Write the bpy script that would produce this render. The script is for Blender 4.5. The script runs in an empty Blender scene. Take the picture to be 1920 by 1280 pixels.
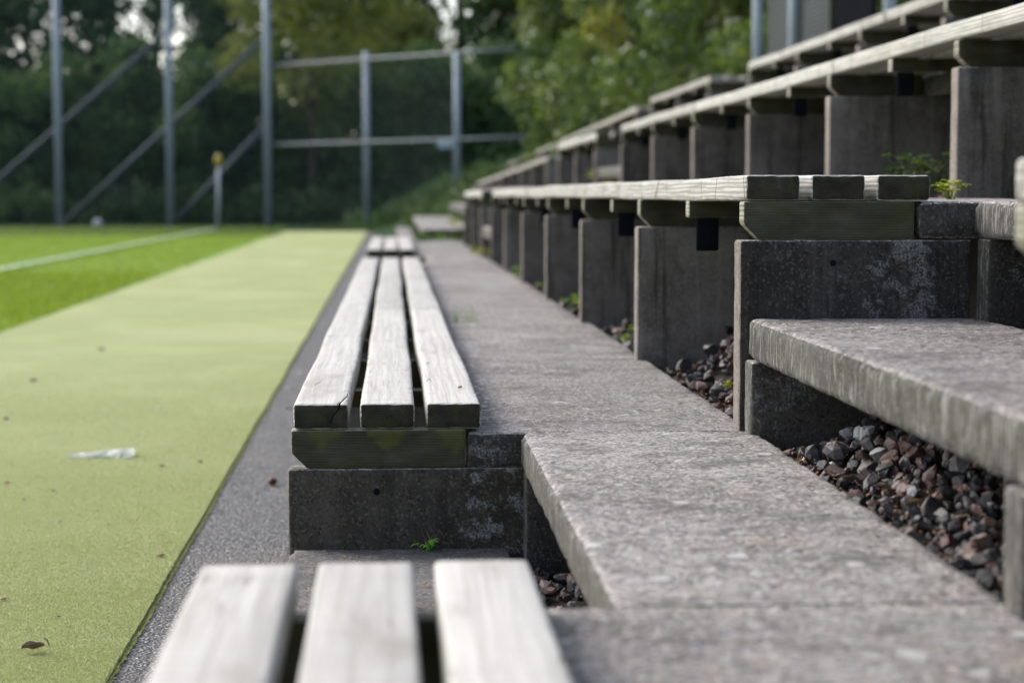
import bpy, bmesh, math, random
import numpy as np
from mathutils import Vector, noise, Matrix

S = bpy.context.scene
COL = S.collection
R = math.radians

# ------------------------------------------------------------------ camera
CAM_H = 0.826
PITCH, YAW = R(4.353), R(3.429)
cd = bpy.data.cameras.new('camera')
cam = bpy.data.objects.new('camera', cd)
COL.objects.link(cam)
cam.location = (0, 0, CAM_H)
cam.rotation_euler = (math.pi / 2 - PITCH, 0, -YAW)
cd.sensor_width = 36.0
cd.lens = 36.0 * 3744 / 1920
cd.clip_start, cd.clip_end = 0.1, 3000
cd.dof.use_dof = True
cd.dof.focus_distance = 3.52
cd.dof.aperture_fstop = 4.0
S.camera = cam

# ------------------------------------------------------------------ world, sun, exposure
SUN_EL, SUN_AZ = R(36), R(-52)
wd = bpy.data.worlds.new('World')
S.world = wd
wd.use_nodes = True
nt = wd.node_tree
sky = nt.nodes.new('ShaderNodeTexSky')
sky.sky_type = 'NISHITA'
sky.sun_disc = False
sky.sun_elevation = SUN_EL
sky.sun_rotation = SUN_AZ
sky.air_density = 1.0
sky.dust_density = 2.0
hs = nt.nodes.new('ShaderNodeHueSaturation')      # thin high cloud: paler sky
hs.inputs['Saturation'].default_value = 0.62
nt.links.new(sky.outputs[0], hs.inputs['Color'])
nt.links.new(hs.outputs[0], nt.nodes['Background'].inputs[0])
nt.nodes['Background'].inputs[1].default_value = 0.15
ld = bpy.data.lights.new('sun', 'SUN')
ld.energy = 2.0
ld.angle = R(30)
ld.color = (1.0, 0.95, 0.88)
sun = bpy.data.objects.new('sun', ld)
COL.objects.link(sun)
sd = Vector((math.sin(SUN_AZ) * math.cos(SUN_EL), math.cos(SUN_AZ) * math.cos(SUN_EL), math.sin(SUN_EL)))
sun.rotation_euler = sd.to_track_quat('Z', 'Y').to_euler()
vs = S.view_settings
vs.view_transform, vs.look, vs.exposure, vs.gamma, vs.use_curve_mapping = 'Standard', 'None', 1.12, 1.0, False
S.cycles.max_bounces = 8
S.cycles.transparent_max_bounces = 16
S.cycles.sample_clamp_indirect = 6

# ------------------------------------------------------------------ helpers
def at(px, py, Y=None, Z=None):
    """photo pixel -> world point on the plane y=Y or z=Z"""
    f = 3744.0
    F = Vector((math.sin(YAW) * math.cos(PITCH), math.cos(YAW) * math.cos(PITCH), -math.sin(PITCH)))
    Rr = Vector((math.cos(YAW), -math.sin(YAW), 0)); U = Rr.cross(F)
    d = F * f + Rr * (px - 960) - U * (py - 640)
    t = Y / d.y if Y is not None else (Z - CAM_H) / d.z
    return Vector((d.x * t, d.y * t, CAM_H + d.z * t))

def sag(Y):
    return -0.003 * max(0.0, Y - 3.5) - 0.010 * max(0.0, Y - 18.0)

def tag(o, label=None, cat=None, group=None, kind=None):
    if label: o['label'] = label
    if cat: o['category'] = cat
    if group: o['group'] = group
    if kind: o['kind'] = kind
    return o

def empty(name, loc):
    o = bpy.data.objects.new(name, None)
    o.empty_display_size = 0.1
    o.location = loc
    COL.objects.link(o)
    return o

def link(name, me, loc=(0, 0, 0), parent=None, mats=None):
    o = bpy.data.objects.new(name, me)
    COL.objects.link(o)
    if mats:
        for m in (mats if isinstance(mats, (list, tuple)) else [mats]):
            me.materials.append(m)
    loc = Vector(loc)
    if parent is not None:
        o.parent = parent
        loc = loc - parent.location
    o.location = loc
    return o

def mesh_np(name, V, Fa, midx=None, smooth=False):
    me = bpy.data.meshes.new(name)
    V = np.asarray(V, dtype=np.float32); Fa = np.asarray(Fa, dtype=np.int32)
    n, k = Fa.shape
    me.vertices.add(len(V)); me.vertices.foreach_set('co', V.ravel())
    me.loops.add(n * k); me.loops.foreach_set('vertex_index', Fa.ravel())
    me.polygons.add(n)
    me.polygons.foreach_set('loop_start', np.arange(0, n * k, k, dtype=np.int32))
    if midx is not None: me.polygons.foreach_set('material_index', np.asarray(midx, dtype=np.int32))
    me.polygons.foreach_set('use_smooth', np.full(n, smooth))
    me.update(calc_edges=True)
    return me

def axis(a, b, r, s):
    L = b - a
    r = min(r, L * 0.45)
    n = max(1, int(math.ceil((L - 2 * r) / s)))
    g = [a, a + r * 0.3, a + r * 0.65]
    g += [a + r + (L - 2 * r) * i / n for i in range(n + 1)]
    g += [b - r * 0.65, b - r * 0.3, b]
    return g

def rbox_mesh(name, size, r=0.004, s=(0.03, 0.03, 0.03), amp=0.0006, freq=40.0, chip=0.0, chipf=25.0, seed=0, warp=None, post=None, ry=None):
    """closed box centred at the origin, rounded edges, noisy faces; faces: slot 0 top/bottom, 1 X sides, 2 Y ends"""
    hx, hy, hz = [v / 2 for v in size]
    gx, gy, gz = axis(-hx, hx, r, s[0]), axis(-hy, hy, ry or r, s[1]), axis(-hz, hz, r, s[2])
    nx, ny, nz = len(gx) - 1, len(gy) - 1, len(gz) - 1
    idx = {}; V = []; Fa = []; M = []
    ry = r if ry is None else ry
    off = Vector((seed * 7.13, seed * 3.7, seed * 5.1))
    def v(i, j, k):
        key = (i, j, k)
        if key in idx: return idx[key]
        p = Vector((gx[i], gy[j], gz[k]))
        q = Vector((max(-hx + r, min(hx - r, p.x)), max(-hy + ry, min(hy - ry, p.y)), max(-hz + r, min(hz - r, p.z))))
        d = p - q
        if d.length > 1e-9:
            dn = Vector((d.x / r, d.y / ry, d.z / r)).normalized()
            w = q + Vector((dn.x * r, dn.y * ry, dn.z * r))
            if amp: w += dn * amp * noise.noise((w + off) * freq)
            if chip:
                e = sum(1 for c in d if abs(c) > r * 0.25)
                if e > 1:
                    c = noise.noise((w + off) * chipf) + 0.6 * noise.noise((w + off) * chipf * 2.7)
                    w -= dn * chip * max(0.0, c + 0.1)
        else: w = p
        if warp: w = warp(w)
        if post: w = post(w)
        idx[key] = len(V); V.append(w)
        return idx[key]
    def quad(a, b, c, d, m): Fa.append((a, b, c, d)); M.append(m)
    for i in range(nx):
        for j in range(ny):
            quad(v(i, j, nz), v(i + 1, j, nz), v(i + 1, j + 1, nz), v(i, j + 1, nz), 0)
            quad(v(i, j, 0), v(i, j + 1, 0), v(i + 1, j + 1, 0), v(i + 1, j, 0), 0)
    for i in range(nx):
        for k in range(nz):
            quad(v(i, 0, k), v(i + 1, 0, k), v(i + 1, 0, k + 1), v(i, 0, k + 1), 2)
            quad(v(i, ny, k), v(i, ny, k + 1), v(i + 1, ny, k + 1), v(i + 1, ny, k), 2)
    for j in range(ny):
        for k in range(nz):
            quad(v(0, j, k), v(0, j, k + 1), v(0, j + 1, k + 1), v(0, j + 1, k), 1)
            quad(v(nx, j, k), v(nx, j + 1, k), v(nx, j + 1, k + 1), v(nx, j, k + 1), 1)
    return mesh_np(name, [tuple(x) for x in V], Fa, M, True)

# ------------------------------------------------------------------ node helpers
class NT:
    def __init__(s, name):
        s.m = bpy.data.materials.new(name); s.m.use_nodes = True
        s.t = s.m.node_tree; s.n = s.t.nodes; s.b = s.n['Principled BSDF']; s.out = s.n['Material Output']
        s.b.inputs['Specular IOR Level'].default_value = 0.3
    def new(s, t, **kw):
        n = s.n.new(t)
        for k, v in kw.items(): setattr(n, k, v)
        return n
    def set(s, sock, v):
        if isinstance(v, bpy.types.NodeSocket): s.t.links.new(v, sock)
        elif isinstance(v, (tuple, list)) and len(v) == 3 and sock.type == 'RGBA': sock.default_value = (*v, 1)
        else: sock.default_value = v
    def math(s, op, a, b=0.0, c=None, clamp=False):
        n = s.new('ShaderNodeMath', operation=op, use_clamp=clamp); s.set(n.inputs[0], a); s.set(n.inputs[1], b)
        if c is not None: s.set(n.inputs[2], c)
        return n.outputs[0]
    def coords(s, rnd=True, scale=(1, 1, 1)):
        tc = s.new('ShaderNodeTexCoord')
        o = tc.outputs['Object']
        if rnd:
            oi = s.new('ShaderNodeObjectInfo')
            m = s.new('ShaderNodeVectorMath', operation='MULTIPLY_ADD')
            s.set(m.inputs[0], (1.0, 1.0, 1.0))
            cx = s.new('ShaderNodeCombineXYZ')
            for i, k in enumerate((37.0, 91.0, 53.0)): s.set(cx.inputs[i], s.math('MULTIPLY', oi.outputs['Random'], k))
            a = s.new('ShaderNodeVectorMath', operation='ADD'); s.set(a.inputs[0], o); s.set(a.inputs[1], cx.outputs[0]); o = a.outputs[0]
            s.n.remove(m)
        mp = s.new('ShaderNodeMapping'); s.set(mp.inputs['Vector'], o); mp.inputs['Scale'].default_value = scale
        return mp.outputs[0]
    def scaled(s, vec, scale):
        mp = s.new('ShaderNodeMapping'); s.set(mp.inputs['Vector'], vec); mp.inputs['Scale'].default_value = scale
        return mp.outputs[0]
    def noise(s, vec, scale, detail=4, rough=0.55, dist=0.0):
        n = s.new('ShaderNodeTexNoise'); s.set(n.inputs['Vector'], vec)
        n.inputs['Scale'].default_value = scale; n.inputs['Detail'].default_value = detail
        n.inputs['Roughness'].default_value = rough; n.inputs['Distortion'].default_value = dist
        return n.outputs[0]
    def vor(s, vec, scale, feat='F1', out='Distance'):
        n = s.new('ShaderNodeTexVoronoi', feature=feat); s.set(n.inputs['Vector'], vec); n.inputs['Scale'].default_value = scale
        return n.outputs[out]
    def wave(s, vec, scale, dist=2.0, detail=3, dscale=1.0, dirn='X', kind='BANDS'):
        n = s.new('ShaderNodeTexWave', wave_type=kind)
        if kind == 'BANDS': n.bands_direction = dirn
        else: n.rings_direction = dirn
        s.set(n.inputs['Vector'], vec); n.inputs['Scale'].default_value = scale
        n.inputs['Distortion'].default_value = dist; n.inputs['Detail'].default_value = detail; n.inputs['Detail Scale'].default_value = dscale
        return n.outputs['Fac']
    def ramp(s, fac, stops, interp='LINEAR'):
        n = s.new('ShaderNodeValToRGB'); n.color_ramp.interpolation = interp
        e = n.color_ramp.elements
        while len(e) < len(stops): e.new(0.5)
        for el, (p, c) in zip(e, stops):
            el.position = p; el.color = (*(c if isinstance(c, (tuple, list)) else (c, c, c)), 1)
        s.set(n.inputs[0], fac); return n.outputs[0]
    def ss(s, fac, a, b):
        n = s.new('ShaderNodeMapRange', interpolation_type='SMOOTHSTEP'); s.set(n.inputs[0], fac)
        n.inputs[1].default_value = a; n.inputs[2].default_value = b; return n.outputs[0]
    def mix(s, fac, a, b, blend='MIX'):
        n = s.new('ShaderNodeMix', data_type='RGBA', blend_type=blend)
        s.set(n.inputs[0], fac); s.set(n.inputs[6], a); s.set(n.inputs[7], b); return n.outputs[2]
    def bump(s, h, strength=0.5, dist=0.002, normal=None):
        n = s.new('ShaderNodeBump'); n.inputs['Strength'].default_value = strength; n.inputs['Distance'].default_value = dist
        s.set(n.inputs['Height'], h)
        if normal is not None: s.set(n.inputs['Normal'], normal)
        return n.outputs[0]
    def done(s, col=None, rough=0.85, nor=None, spec=None):
        if col is not None: s.set(s.b.inputs['Base Color'], col)
        s.set(s.b.inputs['Roughness'], rough)
        if nor is not None: s.set(s.b.inputs['Normal'], nor)
        if spec is not None: s.b.inputs['Specular IOR Level'].default_value = spec
        return s.m
    def xyz(s, vec):
        n = s.new('ShaderNodeSeparateXYZ'); s.set(n.inputs[0], vec); return n.outputs
    def rand(s): return s.new('ShaderNodeObjectInfo').outputs['Random']
    def island(s): return s.new('ShaderNodeNewGeometry').outputs['Random Per Island']

# ------------------------------------------------------------------ materials
def wood_top(name, a, b, c):
    m = NT(name)
    v = m.coords()
    g1 = m.noise(m.scaled(v, (90, 2.2, 90)), 1.0, 5, 0.6, 0.6)
    g2 = m.noise(m.scaled(v, (300, 9, 300)), 1.0, 3, 0.6)
    bl = m.noise(m.scaled(v, (9, 3.5, 9)), 1.0, 5, 0.6, 0.5)
    fine = m.noise(v, 260, 3, 0.6)
    col = m.ramp(g1, [(0.25, c), (0.48, a), (0.75, b)])
    col = m.mix(m.ss(bl, 0.52, 0.74), col, c)
    rings = m.wave(m.scaled(v, (16, 1.3, 16)), 1.0, 7.0, 3, 1.1, 'X')
    col = m.mix(m.math('MULTIPLY', m.ss(rings, 0.72, 1.0), 0.35), col, c)
    # cross marks left by years of feet and saw cuts
    crs = m.noise(m.scaled(v, (5, 60, 5)), 1.0, 4, 0.7)
    col = m.mix(m.math('MULTIPLY', m.ss(crs, 0.52, 0.7), 0.5), col, c)
    knots = m.vor(m.scaled(v, (6, 1.9, 6)), 1.0)
    kn = m.ss(knots, 0.075, 0.03)
    col = m.mix(m.math('MULTIPLY', kn, 0.12), col, (0.2, 0.17, 0.13))
    cracks = m.vor(m.scaled(v, (36, 1.0, 36)), 1.0, 'DISTANCE_TO_EDGE')
    ck = m.math('MULTIPLY', m.ss(cracks, 0.018, 0.004), m.ss(m.noise(v, 8, 2), 0.56, 0.66))
    ck = m.math('MULTIPLY', ck, 0.6)
    col = m.mix(ck, col, (0.06, 0.05, 0.04))
    br = m.math('MULTIPLY_ADD', m.rand(), 0.22, 0.88)
    col = m.mix(1.0, col, m.mix(0.0, br, br), 'MULTIPLY')
    h = m.math('ADD', m.math('MULTIPLY', g1, 1.0), m.math('MULTIPLY', g2, 0.7))
    h = m.math('ADD', h, m.math('MULTIPLY', fine, 0.35))
    h = m.math('SUBTRACT', h, m.math('MULTIPLY', ck, 2.0))
    return m.done(col, 0.75, m.bump(h, 0.6, 0.0014), 0.25)

def wood_side(name, a, b, c):
    m = NT(name)
    v = m.coords()
    w = m.wave(m.scaled(v, (1, 1.4, 22)), 1.6, 5.0, 3, 1.2, 'Z')
    g = m.noise(m.scaled(v, (60, 5, 160)), 1.0, 4, 0.6)
    bl = m.noise(m.scaled(v, (4, 3, 9)), 1.0, 4, 0.6)
    col = m.ramp(w, [(0.0, c), (0.35, a), (1.0, b)])
    col = m.mix(m.ss(g, 0.4, 0.72), col, c)
    col = m.mix(m.math('MULTIPLY', m.ss(bl, 0.5, 0.72), 0.6), col, (c[0] * 0.8, c[1] * 0.85, c[2] * 0.75))
    sp = m.vor(m.scaled(v, (1, 2.3, 1)), 1.0, 'DISTANCE_TO_EDGE')
    col = m.mix(m.math('MULTIPLY', m.ss(sp, 0.010, 0.003), 0.8), col, (0.07, 0.06, 0.05))
    br = m.math('MULTIPLY_ADD', m.rand(), 0.25, 0.85)
    col = m.mix(1.0, col, m.mix(0.0, br, br), 'MULTIPLY')
    h = m.math('ADD', m.math('MULTIPLY', w, 0.8), m.math('MULTIPLY', g, 0.8))
    return m.done(col, 0.8, m.bump(h, 0.5, 0.0012), 0.25)

def wood_end():
    m = NT('dark_end_grain')
    v = m.coords()
    vv = m.new('ShaderNodeVectorMath', operation='ADD'); m.set(vv.inputs[0], m.coords(False)); m.set(vv.inputs[1], (0.015, 0.0, 0.05))
    ring = m.wave(vv.outputs[0], 75, 1.2, 2, 8.0, 'Y', 'RINGS')
    saw = m.noise(m.scaled(v, (30, 30, 30)), 1.0, 5, 0.65)
    fine = m.noise(v, 500, 3, 0.7)
    moss = m.ss(m.noise(v, 26, 4, 0.6), 0.50, 0.75)
    col = m.ramp(saw, [(0.3, (0.014, 0.013, 0.010)), (0.6, (0.040, 0.037, 0.028)), (0.8, (0.08, 0.075, 0.055))])
    col = m.mix(m.math('MULTIPLY', moss, 0.7), col, (0.05, 0.055, 0.014))
    col = m.mix(m.math('MULTIPLY', m.ss(ring, 0.6, 1.0), 0.25), col, (0.07, 0.062, 0.048))
    col = m.mix(m.ss(fine, 0.62, 0.8), col, (0.09, 0.085, 0.07))
    h = m.math('ADD', m.math('MULTIPLY', ring, 0.5), m.math('ADD', m.math('MULTIPLY', saw, 0.8), m.math('MULTIPLY', fine, 0.6)))
    return m.done(col, 0.9, m.bump(h, 0.7, 0.0012), 0.15)

def beam_face(amount=0.9):
    """long face of the cross beams: dark, algae grown, sawn lines across, moss tongues under the gaps"""
    m = NT('mossy_beam_face')
    v = m.coords(); o = m.xyz(m.coords(False))
    x, z = o[0], o[2]
    line = m.wave(m.scaled(v, (2.0, 1, 34)), 3.3, 2.6, 3, 1.4, 'Z')
    bl = m.noise(m.scaled(v, (14, 14, 30)), 1.0, 5, 0.6)
    fine = m.noise(m.scaled(v, (60, 60, 500)), 1.0, 3, 0.6)
    col = m.ramp(bl, [(0.3, (0.022, 0.020, 0.012)), (0.55, (0.048, 0.045, 0.030)), (0.8, (0.085, 0.080, 0.060))])
    col = m.mix(m.math('MULTIPLY', m.ss(line, 0.55, 1.0), 0.4), col, (0.12, 0.115, 0.085))
    ed = m.noise(v, 45, 4, 0.6)
    tri = m.math('PINGPONG', m.math('ADD', x, 0.0995), 0.0585)
    d = m.math('SUBTRACT', m.math('SUBTRACT', 0.042, m.math('MULTIPLY', m.math('SUBTRACT', 0.034, z), 0.98)), tri)
    d = m.math('ADD', d, m.math('MULTIPLY', m.math('SUBTRACT', ed, 0.5), 0.05))
    d = m.math('ADD', d, m.math('MULTIPLY', m.math('SUBTRACT', m.noise(v, 9, 2), 0.55), 0.06))
    d = m.math('ADD', d, m.math('MULTIPLY', m.math('SUBTRACT', m.noise(v, 300, 3, 0.7), 0.5), 0.012))
    ms = m.math('MULTIPLY', m.ss(d, -0.010, 0.012), amount * 0.8)
    ms = m.math('MULTIPLY', ms, m.math('MULTIPLY_ADD', m.ss(ed, 0.3, 0.7), 0.4, 0.6))
    top = m.ss(m.rand(), 0.0, 0.01)
    col = m.mix(m.math('MULTIPLY', ms, top), col, (0.10, 0.105, 0.022))
    col = m.mix(m.math('MULTIPLY', m.ss(m.noise(v, 11, 3), 0.52, 0.7), 0.55), col, (0.055, 0.06, 0.016))
    h = m.math('ADD', m.math('MULTIPLY', line, 1.0), m.math('MULTIPLY', fine, 0.7))
    return m.done(col, 0.85, m.bump(h, 0.6, 0.0012), 0.2)

def concrete(name, base, dark, light, lichen=0.35, lich_col=(0.42, 0.43, 0.44), pores=1.0, streak=0.0, moss=0.0, warm=(0.33, 0.24, 0.13), warmf=0.0, grain=0.5, shift=(0, 0, 0), sparkle=False, vstreak=0.0, lich_x=None, mottle=0.0):
    m = NT(name)
    v = m.coords()
    big = m.noise(m.scaled(v, (1.5, 1.5, 1.5)), 2.2, 5, 0.6)
    mid = m.noise(v, 22, 5, 0.65)
    fine = m.noise(v, 330, 3, 0.7)
    agg = m.vor(v, 230, 'F1', 'Color')
    col = m.ramp(big, [(0.3, dark), (0.5, base), (0.72, light)])
    col = m.mix(m.math('MULTIPLY', m.ss(mid, 0.45, 0.75), 0.5), col, light)
    col = m.mix(m.math('MULTIPLY', m.ss(mid, 0.5, 0.28), 0.5), col, dark)
    ax = m.xyz(agg)
    col = m.mix(m.math('MULTIPLY', m.ss(ax[0], 0.80, 0.86), grain), col, (light[0] * 1.5, light[1] * 1.48, light[2] * 1.45))
    col = m.mix(m.math('MULTIPLY', m.ss(ax[1], 0.84, 0.88), grain), col, (base[0] * 1.1, base[1] * 0.9, base[2] * 0.84))
    col = m.mix(m.math('MULTIPLY', m.ss(ax[2], 0.80, 0.86), grain), col, (dark[0] * 0.45, dark[1] * 0.45, dark[2] * 0.47))
    if mottle:
        sn = m.noise(m.scaled(v, (1.0, 1.6, 1)), 4.5, 5, 0.65)
        col = m.mix(m.math('MULTIPLY', m.ss(sn, 0.50, 0.64), 0.7), col, (dark[0] * 0.62, dark[1] * 0.6, dark[2] * 0.58))
        mt = m.noise(m.scaled(v, (70, 110, 70)), 1.0, 4, 0.7)
        col = m.mix(m.math('MULTIPLY', m.ss(mt, 0.53, 0.66), mottle), col, (light[0] * 1.35, light[1] * 1.35, light[2] * 1.36))
        col = m.mix(m.math('MULTIPLY', m.ss(mt, 0.47, 0.36), mottle), col, (dark[0] * 0.72, dark[1] * 0.7, dark[2] * 0.7))
    if vstreak:
        vt = m.noise(m.scaled(v, (26, 26, 1.6)), 1.0, 5, 0.65)
        col = m.mix(m.math('MULTIPLY', m.ss(vt, 0.52, 0.66), vstreak), col, light)
        col = m.mix(m.math('MULTIPLY', m.ss(vt, 0.46, 0.36), vstreak), col, (dark[0] * 0.5, dark[1] * 0.5, dark[2] * 0.5))
    if streak:
        st = m.noise(m.scaled(v, (95, 95, 14)), 1.0, 5, 0.75)
        col = m.mix(m.math('MULTIPLY', m.ss(st, 0.53, 0.61), streak), col, lich_col)
    if lichen:
        ln = m.noise(v, 7, 2, 0.5); lf = m.noise(v, 75, 4, 0.75)
        s_ = m.math('ADD', m.math('MULTIPLY', ln, 1.0), m.math('MULTIPLY', lf, 0.75))
        if lich_x is not None:
            ln2 = m.noise(v, 26, 2, 0.5)
            s_ = m.math('ADD', m.math('MULTIPLY', ln2, 1.0), m.math('MULTIPLY', lf, 0.75))
            ox = m.xyz(m.coords(False))[0]
            near = m.ss(m.math('ABSOLUTE', m.math('SUBTRACT', ox, lich_x)), 0.11, 0.03)
            s_ = m.math('ADD', m.math('SUBTRACT', s_, 0.10), m.math('MULTIPLY', near, 0.24))
        l = m.math('MULTIPLY', m.ss(s_, 0.98, 1.12), m.ss(m.noise(v, 240, 3, 0.8), 0.40, 0.60))
        col = m.mix(m.math('MULTIPLY', l, lichen), col, lich_col)
    if warmf:
        wn = m.noise(v, 13, 4, 0.7)
        col = m.mix(m.math('MULTIPLY', m.ss(wn, 0.60, 0.74), warmf), col, warm)
    if moss:
        col = m.mix(m.math('MULTIPLY', m.ss(m.noise(v, 5, 4, 0.6), 0.5, 0.68), moss), col, (0.045, 0.05, 0.016))
    pv = m.vor(v, 190); pm = m.math('MULTIPLY', m.ss(pv, 0.24, 0.12), m.ss(m.noise(v, 45, 2), 0.5, 0.56))
    col = m.mix(m.math('MULTIPLY', pm, pores), col, (dark[0] * 0.3, dark[1] * 0.3, dark[2] * 0.3))
    if mottle:
        vd = m.vor(m.scaled(v, (1, 0.8, 1)), 9.0)
        vd = m.math('ADD', vd, m.math('MULTIPLY', m.math('SUBTRACT', m.noise(v, 60, 3, 0.6), 0.5), 0.12))
        col = m.mix(m.math('MULTIPLY', m.ss(vd, 0.13, 0.08), 0.75), col, (0.42, 0.42, 0.41))
    br = m.math('MULTIPLY_ADD', m.rand(), 0.26, 0.86)
    col = m.mix(1.0, col, m.mix(0.0, br, br), 'MULTIPLY')
    h = m.math('ADD', m.math('MULTIPLY', mid, 1.0), m.math('MULTIPLY', fine, 0.8))
    h = m.math('SUBTRACT', m.math('ADD', h, m.math('MULTIPLY', ax[0], 0.5)), m.math('MULTIPLY', pm, 1.6))
    rough = 0.9
    if sparkle: rough = m.math('SUBTRACT', 0.9, m.math('MULTIPLY', m.ss(m.xyz(m.vor(v, 90, 'F1', 'Color'))[1], 0.93, 0.95), 0.65))
    return m.done(col, rough, m.bump(h, 0.8, 0.0016), 0.35 if sparkle else 0.25)

M_WTOP = wood_top('silvered_wood_top', (0.40, 0.385, 0.36), (0.475, 0.46, 0.435), (0.285, 0.268, 0.238))
M_WSIDE = wood_side('silvered_wood_side', (0.36, 0.35, 0.325), (0.45, 0.44, 0.415), (0.23, 0.22, 0.20))
M_WEND = wood_end()
M_WTOPD = wood_top('weathered_shaded_top', (0.26, 0.245, 0.225), (0.34, 0.32, 0.30), (0.15, 0.14, 0.12))  # darker copy of the silvered wood, tree shade put into its colour
M_WSIDED = wood_side('weathered_shaded_side', (0.20, 0.185, 0.16), (0.27, 0.25, 0.22), (0.11, 0.10, 0.085))  # side of the same darker copy, tree shade in the colour
M_BTOP = wood_side('pale_beam_edge', (0.22, 0.215, 0.18), (0.30, 0.29, 0.25), (0.13, 0.128, 0.09))
M_BFACE = beam_face()
M_BFACE2 = beam_face(0.15)
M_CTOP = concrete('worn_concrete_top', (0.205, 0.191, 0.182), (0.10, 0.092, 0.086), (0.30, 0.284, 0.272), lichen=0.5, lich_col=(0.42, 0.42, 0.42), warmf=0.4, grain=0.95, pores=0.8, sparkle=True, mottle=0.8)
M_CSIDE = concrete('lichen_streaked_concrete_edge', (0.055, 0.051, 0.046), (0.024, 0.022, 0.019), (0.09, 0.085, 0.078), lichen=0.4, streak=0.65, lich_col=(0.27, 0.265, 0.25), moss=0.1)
M_CEND = concrete('grimy_shaded_concrete_end', (0.045, 0.041, 0.038), (0.023, 0.021, 0.020), (0.08, 0.073, 0.069), lichen=0.7, lich_col=(0.27, 0.275, 0.285), grain=0.45, moss=0.15)  # grime and lichen, base darkened further for the deep shade of end faces
M_BLK1 = concrete('block_face_lichen_right', (0.055, 0.048, 0.042), (0.028, 0.024, 0.021), (0.095, 0.083, 0.074), lichen=0.85, lich_col=(0.30, 0.31, 0.325), grain=0.5, moss=0.2, lich_x=-0.03, vstreak=0.35)  # lichen over a base colour lowered to deepen the face's shadow
M_BLK2 = concrete('block_face_lichen_patch', (0.048, 0.043, 0.040), (0.022, 0.020, 0.019), (0.088, 0.079, 0.074), lichen=0.62, lich_col=(0.27, 0.275, 0.285), grain=0.5, lich_x=0.095, vstreak=0.45)  # same lowered base: shadow depth put into the colour under the lichen
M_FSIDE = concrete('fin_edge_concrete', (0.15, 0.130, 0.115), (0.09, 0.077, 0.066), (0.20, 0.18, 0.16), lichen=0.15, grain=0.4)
M_FFACE = concrete('streaked_concrete_face', (0.125, 0.114, 0.105), (0.058, 0.052, 0.047), (0.195, 0.18, 0.17), lichen=0.12, grain=0.25, vstreak=0.7, moss=0.25)  # vertical streaks and moss on a slightly darker grey than the fin edge
M_STEP = concrete('dirty_step_concrete', (0.125, 0.119, 0.116), (0.07, 0.065, 0.063), (0.19, 0.182, 0.178), lichen=0.35, warm=(0.30, 0.17, 0.08), warmf=0.8, grain=0.5)

def simple(name, col, rough=0.7, metal=0.0, nscale=20, var=0.25, bump=0.2, spec=0.4):
    m = NT(name); v = m.coords()
    n = m.noise(v, nscale, 5, 0.6)
    c = m.ramp(n, [(0.3, tuple(x * (1 - var) for x in col)), (0.7, tuple(min(1, x * (1 + var)) for x in col))])
    m.b.inputs['Metallic'].default_value = metal
    return m.done(c, rough, m.bump(n, bump, 0.002), spec)

M_BLACK = simple('black_rubber', (0.008, 0.009, 0.012), 0.95, spec=0.0)
M_GALV = simple('galvanised_steel', (0.23, 0.27, 0.32), 0.55, 0.15, 12, 0.12)
M_GALVD = simple('dull_galvanised_steel', (0.05, 0.066, 0.08), 0.7, 0.1, 12, 0.12)
M_RAIL = simple('dull_rail_steel', (0.12, 0.135, 0.15), 0.6, 0.1, 12, 0.12)
M_WHITE = simple('white_plastic', (0.62, 0.62, 0.60), 0.5)
M_YELLOW = simple('yellow_plastic', (0.35, 0.28, 0.04), 0.5)

def leaf_mat(name, cols, trans=0.45, gloss=0.04):
    m = NT(name)
    isl = m.island()
    c = m.ramp(isl, [(i / (len(cols) - 1), c) for i, c in enumerate(cols)])
    big = m.noise(m.coords(False), 0.8, 3, 0.6)
    c = m.mix(m.math('MULTIPLY', m.ss(big, 0.45, 0.7), 0.5), c, cols[-1])
    m.n.remove(m.b)
    d = m.new('ShaderNodeBsdfDiffuse'); t = m.new('ShaderNodeBsdfTranslucent'); g = m.new('ShaderNodeBsdfGlossy')
    g.inputs['Roughness'].default_value = 0.45
    m.set(d.inputs[0], c); m.set(t.inputs[0], m.mix(0.35, c, (cols[-1][0] * 1.3, cols[-1][1] * 1.2, cols[-1][2] * 0.6)))
    a = m.new('ShaderNodeMixShader'); a.inputs[0].default_value = trans
    m.t.links.new(d.outputs[0], a.inputs[1]); m.t.links.new(t.outputs[0], a.inputs[2])
    b = m.new('ShaderNodeMixShader'); b.inputs[0].default_value = gloss
    m.t.links.new(a.outputs[0], b.inputs[1]); m.t.links.new(g.outputs[0], b.inputs[2])
    m.t.links.new(b.outputs[0], m.out.inputs[0])
    return m.m

L_DARK = leaf_mat('dark_forest_leaf', [(0.015, 0.044, 0.024), (0.042, 0.098, 0.044), (0.105, 0.17, 0.055)], 0.38, 0.02)
L_OLIVE = leaf_mat('olive_leaf', [(0.075, 0.11, 0.022), (0.12, 0.165, 0.035), (0.17, 0.20, 0.045)], 0.45)
L_OLIVED = leaf_mat('dull_weed_leaf', [(0.018, 0.045, 0.012), (0.04, 0.085, 0.018), (0.085, 0.13, 0.03)], 0.35)
L_GREEN = leaf_mat('fresh_bush_leaf', [(0.018, 0.048, 0.014), (0.065, 0.12, 0.024), (0.15, 0.20, 0.045)], 0.4, 0.05)
L_GOLD = leaf_mat('golden_leaf', [(0.08, 0.13, 0.025), (0.17, 0.19, 0.03), (0.30, 0.28, 0.05)], 0.4)
L_WEED = leaf_mat('weed_leaf', [(0.07, 0.15, 0.02), (0.13, 0.25, 0.03), (0.20, 0.32, 0.05)], 0.35)
L_CLOVER = leaf_mat('clover_leaf', [(0.12, 0.30, 0.03), (0.18, 0.42, 0.05), (0.22, 0.48, 0.06)], 0.3)
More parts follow.
